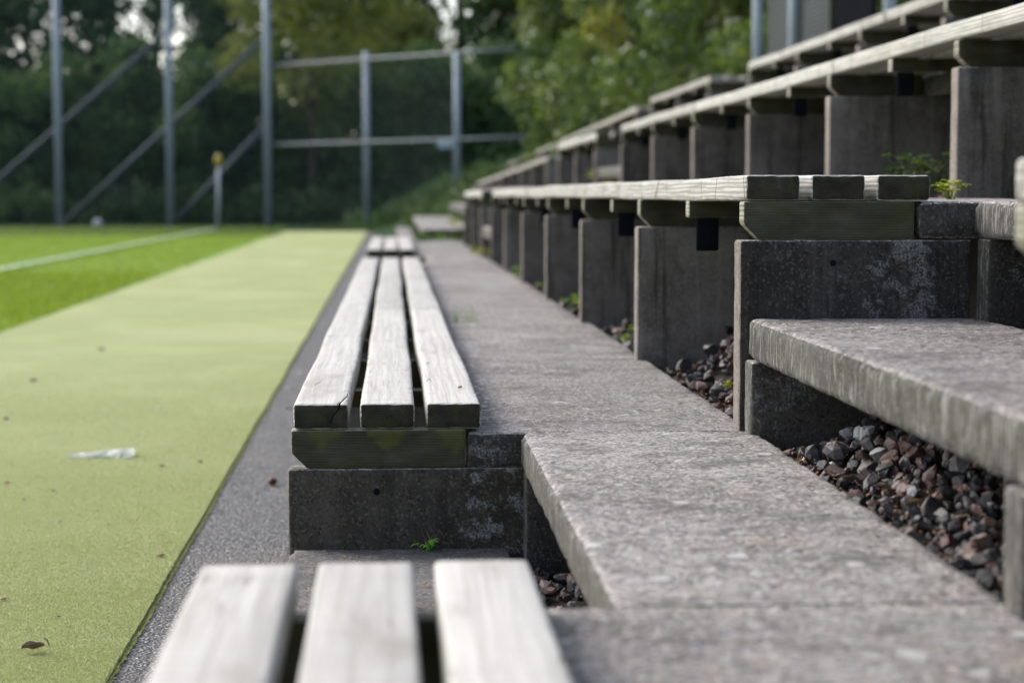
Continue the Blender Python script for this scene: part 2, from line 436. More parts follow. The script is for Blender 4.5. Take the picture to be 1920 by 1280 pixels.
L_WEEDY = leaf_mat('yellow_weed_leaf', [(0.16, 0.22, 0.02), (0.28, 0.33, 0.04), (0.34, 0.38, 0.06)], 0.35)
M_BARK = simple('bark', (0.06, 0.048, 0.038), 0.9, 0, 8, 0.4, 0.6, 0.1)
M_DRY = simple('dry_leaf_brown', (0.16, 0.115, 0.085), 0.8, 0, 60, 0.5)
M_STRAW = simple('dry_straw', (0.34, 0.25, 0.15), 0.8, 0, 60, 0.3)

# ------------------------------------------------------------------ terrain
def hbank(X):
    pts = [(-60, -0.06), (-0.6, -0.05), (0.16, -0.03), (0.24, 0.14), (0.63, 0.14), (0.66, 0.34), (1.0, 0.42), (1.42, 0.66), (1.46, 0.70), (1.72, 0.80),
           (2.2, 1.06), (2.55, 1.20), (3.0, 1.42), (5, 1.6), (12, 2.2), (60, 4)]
    for (a, b), (c, d) in zip(pts, pts[1:]):
        if X <= c: return b + (d - b) * (X - a) / (c - a)
    return pts[-1][1]
def smooth(t): t = max(0.0, min(1.0, t)); return t * t * (3 - 2 * t)
def height(X, Y):
    a = hbank(X)
    b = -0.04 + 0.36 * max(0.0, X - 0.55) * smooth((X - 0.3) / 0.8) if X < 6 else 1.92 + 0.05 * (X - 6)
    t = smooth((Y - 18.3) / 2.5)
    h = a + (b - a) * t
    if Y > 30:
        c = 0.95 * smooth((X + 0.45) / 2.3) + 0.25 * max(0, X - 1.6)
        u = smooth((Y - 30) / 10)
        h = max(h, h + (c - h) * u)
    if Y > 45.5: h += 0.035 * (min(Y, 120) - 45.5)
    if X < -30: h += 0.02 * (-30 - X)
    return h
def grid_mesh(name, xs, ys, fn):
    V = [(x, y, fn(x, y)) for y in ys for x in xs]
    nx = len(xs)
    Fa = [(j * nx + i, j * nx + i + 1, (j + 1) * nx + i + 1, (j + 1) * nx + i) for j in range(len(ys) - 1) for i in range(nx - 1)]
    return mesh_np(name, V, Fa, None, True)
xs = [-1500, -600, -250, -120, -60, -40, -30, -20, -15, -12, -9, -7, -5, -4, -3, -2, -1.5, -1, -0.7, -0.5, -0.3, -0.1, 0.05, 0.16, 0.2, 0.24, 0.35, 0.5, 0.6, 0.63, 0.66, 0.75, 0.85, 0.92, 1.0, 1.1, 1.2, 1.3, 1.42, 1.46, 1.6, 1.72,
      1.9, 2.05, 2.2, 2.35, 2.55, 2.8, 3.0, 3.5, 4, 5, 6, 8, 10, 12, 16, 22, 30, 60, 120, 300, 1500]
ys = [-600, -120, -30, -10, -4, 0, 2, 4, 6, 9, 12, 15, 17, 18, 18.6, 19.2, 19.8, 20.4, 21, 22, 24, 26, 28, 30, 31, 32, 33, 34, 35, 36, 37, 38, 39, 40, 41, 42, 43, 44, 45, 45.5, 46, 47, 49, 52, 56, 60, 66, 74, 85, 100, 120, 200, 500, 1600]
m = NT('bank_soil_and_grass')
v = m.coords(False); o = m.xyz(v)
n1 = m.noise(v, 1.2, 5, 0.6); n2 = m.noise(v, 18, 4, 0.7)
gcol = m.ramp(n2, [(0.3, (0.022, 0.045, 0.010)), (0.7, (0.055, 0.10, 0.02))])
dcol = m.ramp(n2, [(0.3, (0.025, 0.021, 0.018)), (0.7, (0.07, 0.058, 0.048))])
g = m.ss(m.math('ADD', o[1], m.math('MULTIPLY', n1, 2.0)), 18.2, 19.6)
gx = m.ss(m.math('SUBTRACT', m.math('MULTIPLY', n1, 0.5), o[0]), 0.9, 1.2)
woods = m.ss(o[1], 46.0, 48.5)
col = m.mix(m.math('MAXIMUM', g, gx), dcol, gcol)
col = m.mix(m.math('MULTIPLY', m.ss(o[1], 29.0, 37.0), 0.85), col, (0.018, 0.040, 0.018))  # far bank turns darker: ivy green with its shade put into the colour
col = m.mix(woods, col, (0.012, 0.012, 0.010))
M_GROUND = m.done(col, 0.95, m.bump(n2, 0.6, 0.02), 0.1)
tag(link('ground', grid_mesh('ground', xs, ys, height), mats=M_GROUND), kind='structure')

# playing field
m = NT('mown_grass')
v = m.coords(False); o = m.xyz(v)
n1 = m.noise(m.scaled(v, (1, 0.25, 1)), 0.9, 4, 0.6); n2 = m.noise(v, 30, 4, 0.7); n3 = m.noise(v, 6, 3, 0.6)
col = m.ramp(n2, [(0.3, (0.08, 0.145, 0.010)), (0.7, (0.19, 0.28, 0.022))])
col = m.mix(m.ss(n1, 0.45, 0.7), col, (0.15, 0.27, 0.03))
col = m.mix(m.math('MULTIPLY', m.ss(n3, 0.5, 0.7), 0.4), col, (0.06, 0.15, 0.012))
M_PITCH = m.done(col, 0.9, m.bump(n2, 0.8, 0.02), 0.15)
pv = [(-60, -30), (-2.30 - 0.0, -30), (-2.255, 11.6), (-2.09, 36.7), (-1.2, 39.6), (-0.6, 41.2), (-0.6, 45.4), (-60, 45.4)]
me = bpy.data.meshes.new('playing_field')
me.from_pydata([(x, y, -0.012) for x, y in pv], [], [tuple(range(len(pv)))])
tag(link('playing_field', me, mats=M_PITCH), kind='structure')

def blades(name, regions, mat, hmin, hmax, width, lean, seed, label, kindgroup='grass', z0=0.0):
    rng = np.random.default_rng(seed)
    P = []
    for (x0, x1, y0, y1, n) in regions:
        P.append(np.stack([rng.uniform(x0, x1, n), rng.uniform(y0, y1, n), np.full(n, z0)], 1))
    P = np.concatenate(P); n = len(P)
    a = rng.uniform(0, 2 * np.pi, n); h = rng.uniform(hmin, hmax, n); w = width * rng.uniform(0.6, 1.2, n)
    d = np.stack([np.cos(a), np.sin(a), np.zeros(n)], 1)
    la = rng.uniform(0, 2 * np.pi, n); l = lean * rng.uniform(0.2, 1, n) * h
    tip = P + np.stack([np.cos(la) * l, np.sin(la) * l, h], 1)
    V = np.stack([P - d * w[:, None] / 2, P + d * w[:, None] / 2, tip], 1).reshape(-1, 3)
    me = mesh_np(name, V, np.arange(n * 3).reshape(-1, 3))
    return tag(link(name, me, mats=mat), label, kindgroup, kind='stuff')

L_ROUGH = leaf_mat('rough_grass_blade', [(0.02, 0.045, 0.012), (0.045, 0.09, 0.018), (0.08, 0.13, 0.03)], 0.3)  # darker than the lawn blades, the shaded bank put into the green
L_LAWN = leaf_mat('lawn_blade', [(0.075, 0.14, 0.008), (0.17, 0.26, 0.018), (0.27, 0.36, 0.035)], 0.4)
blades('lawn_grass', [(-4.6, -2.27, 11.0, 20, 26000), (-8.5, -2.25, 20, 34, 22000), (-12, -2.2, 34, 45, 16000)], L_LAWN, 0.02, 0.045, 0.012, 0.8, 5, 'green mown lawn grass of the playing field on the left')

# pitch line
ml = simple('white_line_paint', (0.34, 0.42, 0.30), 0.8, 0, 25, 0.3)
a0, a1 = Vector((-3.976, 20.54)), Vector((-3.642, 41.70))
dr = (a1 - a0) / (a1 - a0).length
b0 = a0 - dr * 24
V = []; Fa = []
for i in range(46):
    p = b0 + (a1 - b0) * i / 45
    V += [(p.x - 0.055, p.y, 0.024), (p.x + 0.055, p.y, 0.024)]
    if i: Fa.append((2 * i - 2, 2 * i - 1, 2 * i + 1, 2 * i))
# goal line turning left at the corner
V += [(-3.60, 41.64, 0.024), (-3.60, 41.76, 0.024), (-40, 41.9, 0.024), (-40, 41.78, 0.024)]
k = len(V); Fa.append((k - 4, k - 3, k - 2, k - 1))
tag(link('painted_line', mesh_np('painted_line', V, Fa), mats=ml), kind='structure')

# asphalt strip
m = NT('sparkling_asphalt')
v = m.coords(False)
st = m.vor(v, 150, 'F1', 'Color'); sx = m.xyz(st); dist = m.vor(v, 150)
n1 = m.noise(v, 3, 4, 0.6); nf = m.noise(v, 420, 3, 0.7)
col = m.ramp(sx[0], [(0.0, (0.05, 0.048, 0.05)), (0.45, (0.13, 0.125, 0.127)), (0.8, (0.22, 0.215, 0.22)), (0.93, (0.30, 0.29, 0.29)), (1.0, (0.62, 0.61, 0.60))])  # aggregate tones; the palest grains also paint sun glints into the colour
col = m.mix(m.ss(dist, 0.35, 0.6), col, (0.03, 0.029, 0.03))
col = m.mix(m.math('MULTIPLY', m.ss(n1, 0.5, 0.7), 0.35), col, (0.16, 0.14, 0.12))
h = m.math('SUBTRACT', m.math('MULTIPLY', sx[1], 0.7), m.math('MULTIPLY', dist, 1.6))
rg = m.math('SUBTRACT', 0.75, m.math('MULTIPLY', m.ss(sx[2], 0.9, 0.95), 0.5))
M_ASPH = m.done(col, rg, m.bump(m.math('ADD', h, m.math('MULTIPLY', nf, 0.3)), 1.0, 0.004), 0.5)
me = grid_mesh('asphalt_path', [-0.75, -0.48, -0.3, -0.1, 0.21], [-6, 0, 3, 6, 10, 16, 24, 32, 40.5], lambda x, y: 0.0)
tag(link('asphalt_path', me, mats=M_ASPH), kind='structure')

# artificial turf runway with a slightly wavy edge
def turf_edge(y): return -0.478 + 0.0012 * math.sin(y * 1.7) + 0.0015 * math.sin(y * 5.1 + 1)
m = NT('artificial_turf')
v = m.coords(False); o = m.xyz(v)
n1 = m.noise(m.scaled(v, (1.0, 0.5, 1)), 2.2, 4, 0.6); n2 = m.noise(v, 190, 4, 0.75); n4 = m.noise(v, 40, 4, 0.7); n3 = m.noise(v, 0.6, 3, 0.5)
col = m.ramp(n2, [(0.32, (0.14, 0.16, 0.06)), (0.5, (0.31, 0.34, 0.155)), (0.72, (0.41, 0.435, 0.25))])
col = m.mix(m.math('MULTIPLY', m.ss(n1, 0.45, 0.7), 0.4), col, (0.37, 0.41, 0.20))
col = m.mix(m.math('MULTIPLY', m.ss(m.noise(v, 5, 5, 0.7), 0.60, 0.72), 0.35), col, (0.30, 0.27, 0.17))
col = m.mix(m.math('MULTIPLY', m.ss(n4, 0.55, 0.75), 0.35), col, (0.23, 0.31, 0.09))
col = m.mix(m.math('MULTIPLY', m.ss(n3, 0.45, 0.65), 0.35), col, (0.42, 0.43, 0.24))
M_TURF = m.done(col, 0.9, m.bump(m.math('ADD', n2, m.math('MULTIPLY', n4, 0.6)), 0.9, 0.006), 0.1)
ys2 = [-6, -2, 0] + [0.1 * i for i in range(1, 120)] + [12 + 0.7 * i for i in range(40)]
V = []; Fa = []
for i, y in enumerate(ys2):
    e = turf_edge(y)
    V += [(-2.24 + 0.006 * max(0, y - 11), y, 0.010), (-1.4, y, 0.010), (e - 0.003, y, 0.010), (e - 0.001, y, 0.006), (e, y, -0.003)]
    if i:
        for c in range(4): Fa.append((5 * i - 5 + c, 5 * i - 4 + c, 5 * i + 1 + c, 5 * i + c))
tag(link('artificial_turf', mesh_np('artificial_turf', V, Fa), mats=M_TURF), kind='structure')
L_TURF = leaf_mat('turf_fibre', [(0.23, 0.27, 0.09), (0.33, 0.375, 0.15), (0.46, 0.49, 0.26)], 0.3)
bl = blades('turf_pile', [(-1.9, -0.4795, 3.0, 3.0 + 0.55 * (k + 1), 60000) for k in range(12)], L_TURF, 0.0025, 0.0055, 0.0018, 1.6, 8, 'pale green artificial turf fibres beside the grey asphalt strip', 'turf', 0.009)
# ragged fringe right at the cut edge
rng = random.Random(3)
V = []; Fa = []
for i in range(16000):
    y = rng.uniform(3.0, 9.0) if i < 13000 else rng.uniform(9, 16)
    x = turf_edge(y) - rng.uniform(-0.004, 0.010); hh = rng.uniform(0.0, 0.005); a = rng.uniform(0, 6.28)
    k = len(V)
    V += [(x - 0.002 * math.cos(a), y - 0.002 * math.sin(a), 0.000), (x + 0.002 * math.cos(a), y + 0.002 * math.sin(a), 0.002), (x + rng.uniform(-0.004, 0.008), y + rng.uniform(-.006, .006), 0.004 + hh)]
    Fa.append((k, k + 1, k + 2))
tag(link('turf_fringe', mesh_np('turf_fringe', V, Fa), mats=L_TURF), 'frayed fibre fringe along the cut edge of the turf', 'turf', kind='stuff')

# ------------------------------------------------------------------ stand: parts
ORD = ['first', 'second', 'third', 'fourth', 'fifth', 'sixth', 'seventh', 'eighth', 'ninth', 'tenth']
ROW = {1: 'lowest', 2: 'second', 3: 'third', 4: 'top'}
TX = {1: -0.175, 2: 0.624, 3: 1.428, 4: 2.222}      # left edge of the seat
TZ = {1: 0.450, 2: 0.851, 3: 1.252, 4: 1.640}       # top of the seat
PW, PT, GAP = 0.096, 0.045, 0.021

def plank_mesh(L, seed, fine=False):
    rr = random.Random(seed)
    ph = [rr.uniform(0, 6.28) for _ in range(4)]; am = rr.uniform(0.6, 1.0)
    def warp(p):
        t = p.y
        dx = 0.0018 * am * math.sin(t * 1.5 + ph[0]) + 0.0018 * math.sin(t * 3.7 + ph[1])
        dz = 0.0035 * am * math.sin(t * 1.3 + ph[2]) + 0.0013 * math.sin(t * 5.1 + ph[3])
        e = math.cos(min(1, abs(t) / (L / 2)) * math.pi / 2)    # ends stay put
        return Vector((p.x + dx * e, p.y, p.z + dz * e))
    s = (0.008, 0.012, 0.008) if fine else (0.03, 0.06, 0.03)
    return rbox_mesh('plank', (PW, L, PT), 0.006, s, 0.0007, 55, 0.0022 if fine else 0.001, 60, seed, warp)

plank_cache = {}
def plank(L, seed, fine=False):
    key = (round(L, 2), seed % 4, fine)
    if key not in plank_cache: plank_cache[key] = plank_mesh(L, seed % 4 + (10 if fine else 0), fine)
    return plank_cache[key]

BW, BH, BT = 0.306, 0.067, 0.045
def beam_mesh(fine):
    x0, z0 = -BW / 2, -BH / 2
    def post(p):
        c = 0.028
        if p.x < x0 + c and p.z < z0 + c:
            k = (p.x - x0) + (p.z - z0)
            if k < c:
                t = (c - k) / 2
                return Vector((p.x + t, p.y, p.z + t))
        return p
    return rbox_mesh('support_beam', (BW, BT, BH), 0.003, (0.006, 0.02, 0.006) if fine else (0.014, 0.03, 0.014), 0.0006, 50, 0.001, 50, 3, None, post)
BEAM_F, BEAM = beam_mesh(True), beam_mesh(False)
BATTEN = rbox_mesh('batten', (0.30, 0.045, 0.036), 0.003, (0.02, 0.03, 0.02), 0.0005, 50, 0.001, 40, 6)
for me in (BEAM_F, BEAM, BATTEN):
    for mm in (M_BTOP, M_BTOP, M_BFACE if me is BEAM_F else M_BFACE2): me.materials.append(mm)
BEAM_F2 = BEAM_F.copy(); BEAM_F2.materials[2] = M_BFACE2
BRACKET = rbox_mesh('bracket', (0.048, 0.012, 0.068), 0.004, (0.02, 0.02, 0.02), 0, 1, 0, 1, 2)
BRACKET.materials.append(M_BLACK); BRACKET.materials.append(M_BLACK); BRACKET.materials.append(M_BLACK)
CAP = {}

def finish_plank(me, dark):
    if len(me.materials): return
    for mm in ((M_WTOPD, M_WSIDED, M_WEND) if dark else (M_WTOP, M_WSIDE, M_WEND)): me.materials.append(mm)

def bench(t, y0, y1, fins, mids, label, fine=False, dark=False, dx=0.0, dz=0.0, ends=True, joints=(0, 0, 0)):
    """one run of three planks with its cross beams; fins: y of beams on the concrete supports, mids: y of battens between them"""
    zt = TZ[t] + dz
    x0 = TX[t] + dx
    root = empty('bench', (x0 + 0.16, y0, zt + sag(y0) - PT - BH))
    tag(root, label, 'bench', 'three-plank wooden benches of the stand')
    ymid = (y0 + y1) / 2
    slope = math.atan((sag(y1) - sag(y0)) / (y1 - y0))
    for k in range(3):
        x = x0 + PW / 2 + k * (PW + GAP)
        jy0 = y0 + (0.003 if not ends else 0) + random.Random(int(y0 * 10) + k + t).uniform(-0.003, 0.003)
        L = y1 - y0 - 0.006
        me = plank(L, k * 3 + t + int(y0), fine)
        if dark:
            me = me.copy(); me.materials.clear()
        finish_plank(me, dark)
        o = link('plank', me, (x, ymid + (jy0 - y0), zt - PT / 2 + sag(ymid) + (0.0006 * k if not fine else 0)), root)
        o.rotation_euler.x = slope
    for y in fins:
        link('support_beam', (BEAM_F if t == 1 else BEAM_F2) if fine else BEAM, (x0 - 0.008 + BW / 2 + 0.004, y, zt - PT - 0.0015 - BH / 2 + sag(y)), root)
    for y in mids:
        link('batten', BATTEN, (x0 + 0.155, y, zt - PT - 0.0015 - 0.018 + sag(y)), root)
        link('bracket', BRACKET, (x0 + 0.045, y - 0.02, zt - PT - 0.036 - 0.034 + sag(y) - 0.004), root)
    return root

FIN_Y = [3.5 + 1.478 * i for i in range(7)]       # near faces of the upright slabs
FT = 0.065
FINW = 0.415

def fin_mesh(w, h, fine):
    me = rbox_mesh('concrete_support', (w, FT, h), 0.005, (0.012,) * 3 if fine else (0.05, 0.03, 0.05), 0.0009, 30, 0.003, 25, 5)
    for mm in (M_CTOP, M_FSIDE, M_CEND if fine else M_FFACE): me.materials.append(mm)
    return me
def fin(t, y, label, me, h, x=None, w=FINW):
    x = TX[t] - 0.010 + w / 2 if x is None else x
    ztop = TZ[t] - PT - BH - 0.003 + sag(y)
    o = link('concrete_support', me, (x, y + FT / 2, ztop - h / 2))
    q_ = math.sin(y * 12.9 + t * 4.1)
    if y > 4: o.rotation_euler = (0.004 * q_, 0.003 * math.sin(y * 7.7), 0.014 * math.sin(y * 5.3 + t)); o.location.x += 0.004 * q_
    return tag(o, label, 'concrete support', 'upright concrete slabs that carry the benches')

finm = {(t, f): fin_mesh(FINW if t > 1 else 0.79, h, f) for t, h in ((1, 0.42), (2, 0.60), (3, 0.66), (4, 0.66)) for f in ((True, False) if t < 3 else (False,))}
FH = {1: 0.42, 2: 0.60, 3: 0.66, 4: 0.66}
for t in (1, 2, 3, 4):
    for i, y in enumerate(FIN_Y):
        fine = (i == 0 and t < 3)
        where = {1: 'under the lowest bench row', 2: 'under the second bench row', 3: 'under the third bench row', 4: 'under the top bench row'}[t]
        lab = f'upright concrete slab {where}, {ORD[i]} of its line beyond the near stair'
        if i == 0 and t == 1: lab = 'dark concrete block with a drill hole and lichen spots below the nearest full bench end'
        if i == 0 and t == 2: lab = 'dark pitted concrete block with white lichen under the second row bench end'
        w = 0.79 if t == 1 else FINW
        o = fin(t, y, lab, finm[(t, fine)], FH[t], x=(-0.185 + 0.395 if t == 1 else None), w=w)
        if i == 0 and t < 3:   # drill hole drawn as a black disc, its inner shade put in the colour
            o.data = o.data.copy(); o.data.materials[2] = M_BLK1 if t == 1 else M_BLK2
            p = at(706, 921, Y=3.5) if t == 1 else at(1562, 493, Y=3.5)
            bm = bmesh.new()
            bmesh.ops.create_cone(bm, cap_ends=True, segments=20, radius1=0.0055, radius2=0.0055, depth=0.003)
            bmesh.ops.rotate(bm, verts=bm.verts, cent=(0, 0, 0), matrix=Matrix.Rotation(math.pi / 2, 3, 'X'))
            hm = bpy.data.meshes.new('hole_shade_disc'); bm.to_mesh(hm); bm.free()
            link('hole_shade_disc', hm, (p.x, 3.4990, p.z), o, M_BLACK)

# the first block of the second row is wider, it also carries the walkway slab (short spur on the right is part of it)

def slab(name, x0, x1, y0, y1, ztop, th, label, fine=False, seed=0, mats=None, cat='concrete slab', group=None, dz=True, chip=0.004, r=0.009, rot=None, ry=None):
    s = (0.012, 0.012, 0.012) if fine else (0.06, 0.06, 0.03)
    me = rbox_mesh(name, (x1 - x0, y1 - y0, th), r, s, 0.0016, 30, chip, 22, seed, ry=ry)
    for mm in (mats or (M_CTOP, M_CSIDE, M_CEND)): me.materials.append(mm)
    ym = (y0 + y1) / 2
    o = link(name, me, ((x0 + x1) / 2, ym, ztop - th / 2 + (sag(ym) if dz else 0)))
    if rot: o.rotation_euler = rot
    tag(o, label, cat, group, 'thing')
    return o
TH = 0.065
WX = {1: (0.131, 0.642), 2: (0.933, 1.428), 3: (1.735, 2.24)}
WZ = {1: 0.400, 2: 0.806, 3: 1.20}
GRPW = 'concrete walkway slabs between the bench rows'
for t in (1, 2, 3):
    rw = {1: 'walkway behind the lowest bench', 2: 'walkway behind the second bench row', 3: 'walkway behind the third bench row'}[t]
    for i in range(6):
        y0, y1 = FIN_Y[i], FIN_Y[i + 1]
        slab('walkway_slab', WX[t][0], WX[t][1] + 0.004 * math.sin(i * 2.1), y0 + (0.002 if i else 0), y1 - 0.002, WZ[t] + 0.0007 * (i % 2), TH,
             f'grey slab of the {rw}, {ORD[i]} beyond the near stair', fine=(t == 1 and i == 0), seed=i + t * 10, group=GRPW)
    # near section (camera side of the stair)
    slab('walkway_slab', WX[t][0], WX[t][1], -1.0, 2.0125, WZ[t] - 0.0015, TH, f'blurred concrete slab of the {rw}, at the camera', seed=40 + t, group=GRPW, r=0.006, ry=0.002, chip=0.002)
    # second section
    slab('walkway_slab', WX[t][0], WX[t][1], 13.95, 18.3, WZ[t] - 0.012, TH, f'concrete slab of the {rw}, past the second stair', seed=50 + t, group=GRPW)

def stair(t, y0, y1, where, fine=False):
    """half-height step slab and walkway slab that cross the stair gap, on short concrete legs"""
    sz = {1: 0.195, 2: 0.598, 3: 1.0, 4: 1.40}[t]
    sx0 = {1: -0.185, 2: 0.628, 3: 1.43, 4: 2.23}[t]; sx1 = {1: 0.205, 2: 1.04, 3: 1.84, 4: 2.6}[t]
    g = 'stair step slabs between bench sections'
    rw = ROW[t]
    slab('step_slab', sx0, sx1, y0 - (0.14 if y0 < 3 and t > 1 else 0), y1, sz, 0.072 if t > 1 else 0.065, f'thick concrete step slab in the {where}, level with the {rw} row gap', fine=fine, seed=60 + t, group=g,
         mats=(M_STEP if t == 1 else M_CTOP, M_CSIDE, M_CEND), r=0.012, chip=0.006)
    if t > 1:
        for k, yy in enumerate((y0 - (0.09 if y0 < 3 else -0.002), y1 - 0.068)):
            me = rbox_mesh('concrete_support', (0.40, 0.065, 0.42), 0.005, (0.02,) * 3 if fine else (0.06,) * 3, 0.001, 30, 0.003, 25, 8 + t)
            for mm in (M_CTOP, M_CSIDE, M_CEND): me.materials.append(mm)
            tag(link('concrete_support', me, (sx0 + 0.2 - 0.006, yy + 0.0325, sz - 0.0725 - 0.21 + sag(yy))), f'upright concrete leg under the {rw} row step slab, {["near", "far"][k]} end of the {where}', 'concrete leg', 'legs under the step slabs')
    if t < 4:
        wx0 = {1: 0.225, 2: 1.030, 3: 1.84}[t]
        slab('walkway_slab', wx0, WX[t][1] + 0.002, y0 + 0.002, y1 - 0.007, WZ[t] - 0.001, TH, f'rough edged concrete landing slab behind the {rw} row in the {where}', fine=fine, seed=70 + t, group=GRPW, r=0.012, chip=0.006, ry=0.0025)
        for k, yy in enumerate((y0 + 0.01, y1 - 0.075)):
            me = rbox_mesh('concrete_support', (0.38, 0.065, 0.36), 0.005, (0.02,) * 3 if fine else (0.06,) * 3, 0.001, 30, 0.003, 25, 18 + t)
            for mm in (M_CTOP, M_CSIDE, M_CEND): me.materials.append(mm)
            tag(link('concrete_support', me, (wx0 + 0.004 + 0.19, yy + 0.0325, WZ[t] - TH - 0.002 - 0.18 + sag(yy))), f'upright concrete leg under the {rw} row landing slab, {["near", "far"][k]} end of the {where}', 'concrete leg', 'legs under the step slabs')
for t in (1, 2, 3, 4): stair(t, 2.012, 3.494, 'near stair', fine=t < 3)
for t in (1, 2, 3, 4): stair(t, 12.45, 13.93, 'second stair')

# benches, section beyond the near stair
def mids(a, b): return [f + 0.74 for f in FIN_Y[:-1] if a - 0.1 < f < b - 0.3]
RUN = [(3.5, 6.45), (6.455, 9.41), (9.415, 12.44)]
def beams(a, b, first, last):
    out = []
    for i, f in enumerate(FIN_Y):
        if i == 0 and first: out.append(f + BT / 2 + 0.004)
        elif i and a + 0.1 < f + 0.03 < b - 0.05 or (i == 6 and last): out.append(f + 0.032)
        elif i in (2, 4) and abs(f - a) < 0.1: out.append(f + 0.032)
    return out
runtxt = ['first run beyond the near stair, end grain facing camera', 'second run of planks beyond the near stair', 'third run of planks, ending at the second stair']
for t in (1, 2, 3, 4):
    for k, (a, b) in enumerate(RUN):
        if t == 1 and k == 2: b = 11.75
        bench(t, a, b, beams(a, b, k == 0, k == 2), mids(a, b), f'weathered bench in the {ROW[t]} row, {runtxt[k]}', fine=(k == 0 and t < 3))
# near section
bench(1, -0.94, 2.003, [0.1, 1.2, 1.965], [0.6, 1.6], 'blurred pale bench in the foreground, lowest row, nearest to the camera', dx=-0.018)
bench(2, -0.94, 2.003, [0.1, 1.2, 1.965], [0.6, 1.5], 'blurred bench end at the right edge of the photo, second row', dx=0.008, dz=0.006)
bench(3, -0.94, 2.0, [0.1, 1.2, 1.965], [0.6, 1.6], 'third row bench beside the camera, outside the right edge')
for t in (1, 2, 3):
    for k, y in enumerate((0.08, 1.15, 1.93)):
        me = fin_mesh(0.3 if t == 1 else FINW, 0.5, False)
        o = link('concrete_support', me, ({1: 0.0, 2: 0.86, 3: 1.66}[t], y + 0.03 if k < 2 else y - 0.125, TZ[t] - PT - BH - 0.004 - 0.25))
        tag(o, f'upright concrete slab under the nearest {ROW[t]} row bench, {ORD[k]} from behind the camera', 'concrete support', 'upright concrete slabs that carry the benches')
# second section
F2 = [13.99, 15.5, 17.05]
for t in (1, 2, 3, 4):
    dz = {1: -0.012, 2: -0.004, 3: 0.0, 4: 0.008}[t]
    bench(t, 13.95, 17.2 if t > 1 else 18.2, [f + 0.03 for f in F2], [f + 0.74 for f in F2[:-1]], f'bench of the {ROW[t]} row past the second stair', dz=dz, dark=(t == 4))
    for k, y in enumerate(F2):
        o = link('concrete_support', finm[(t, False)], (TX[t] - 0.01 + (FINW / 2 if t > 1 else 0.395), y + FT / 2, TZ[t] - PT - BH - 0.003 + sag(y) + dz - FH[t] / 2))
        tag(o, f'upright concrete slab of the {ROW[t]} row past the second stair, {ORD[k]} there', 'concrete support', 'upright concrete slabs that carry the benches')
# third, shaded section and the last one
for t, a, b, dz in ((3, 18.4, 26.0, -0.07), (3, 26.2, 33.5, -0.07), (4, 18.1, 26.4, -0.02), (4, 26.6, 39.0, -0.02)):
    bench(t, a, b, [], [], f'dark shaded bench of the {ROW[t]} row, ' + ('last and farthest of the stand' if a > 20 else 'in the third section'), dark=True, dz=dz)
    for k in range(5):
        y = a + 0.05 + k * (b - a - 0.2) / 4
        o = link('concrete_support', finm[(t, False)], (TX[t] - 0.01 + FINW / 2, y + FT / 2, TZ[t] - PT - 0.004 + sag(y) + dz - FH[t] / 2))
        tag(o, f'small far upright concrete slab {ORD[k]} under the dark {ROW[t]} row bench, ' + ('farthest section' if a > 20 else 'third section'), 'concrete support', 'upright concrete slabs that carry the benches')

slab('concrete_slab', 1.30, 1.80, 18.6, 33.0, 0.99, 0.07, 'dark long concrete slab under the far third row benches', seed=85, group='bare slabs on the far grass', mats=(M_STEP, M_CSIDE, M_CEND))
# far bare slabs on the grass
pA = at(800, 442, Y=18.6); pB = at(822, 376, Y=30)
slab('concrete_slab', 0.28, 0.80, 18.6, 27.5, pA.z + 0.06, 0.07, 'pale bare concrete step slab lying on grass beyond the path end', seed=81, dz=False, group='bare slabs on the far grass')
slab('concrete_slab', 0.86, 1.28, 20.6, 30.0, 0.62, 0.09, 'pale bare concrete slab higher on the far grass bank', seed=82, dz=False, group='bare slabs on the far grass')
slab('concrete_slab', 0.06, 0.27, 18.5, 30.0, 0.26, 0.30, 'grey concrete kerb slab between the far turf and the path end', seed=83, dz=False, group='bare slabs on the far grass')
slab('concrete_slab', 0.30, 0.62, 18.15, 18.5, 0.345, 0.06, 'small broken concrete piece at the far end of the walkway', seed=86, dz=False, group='bare slabs on the far grass', rot=(0.05, -0.06, 0.3))
slab('concrete_slab', 0.80, 1.50, 18.7, 19.2, 0.50, 0.07, 'short bare concrete slab across the grass beside the far upright slabs', seed=84, dz=False, group='bare slabs on the far grass')

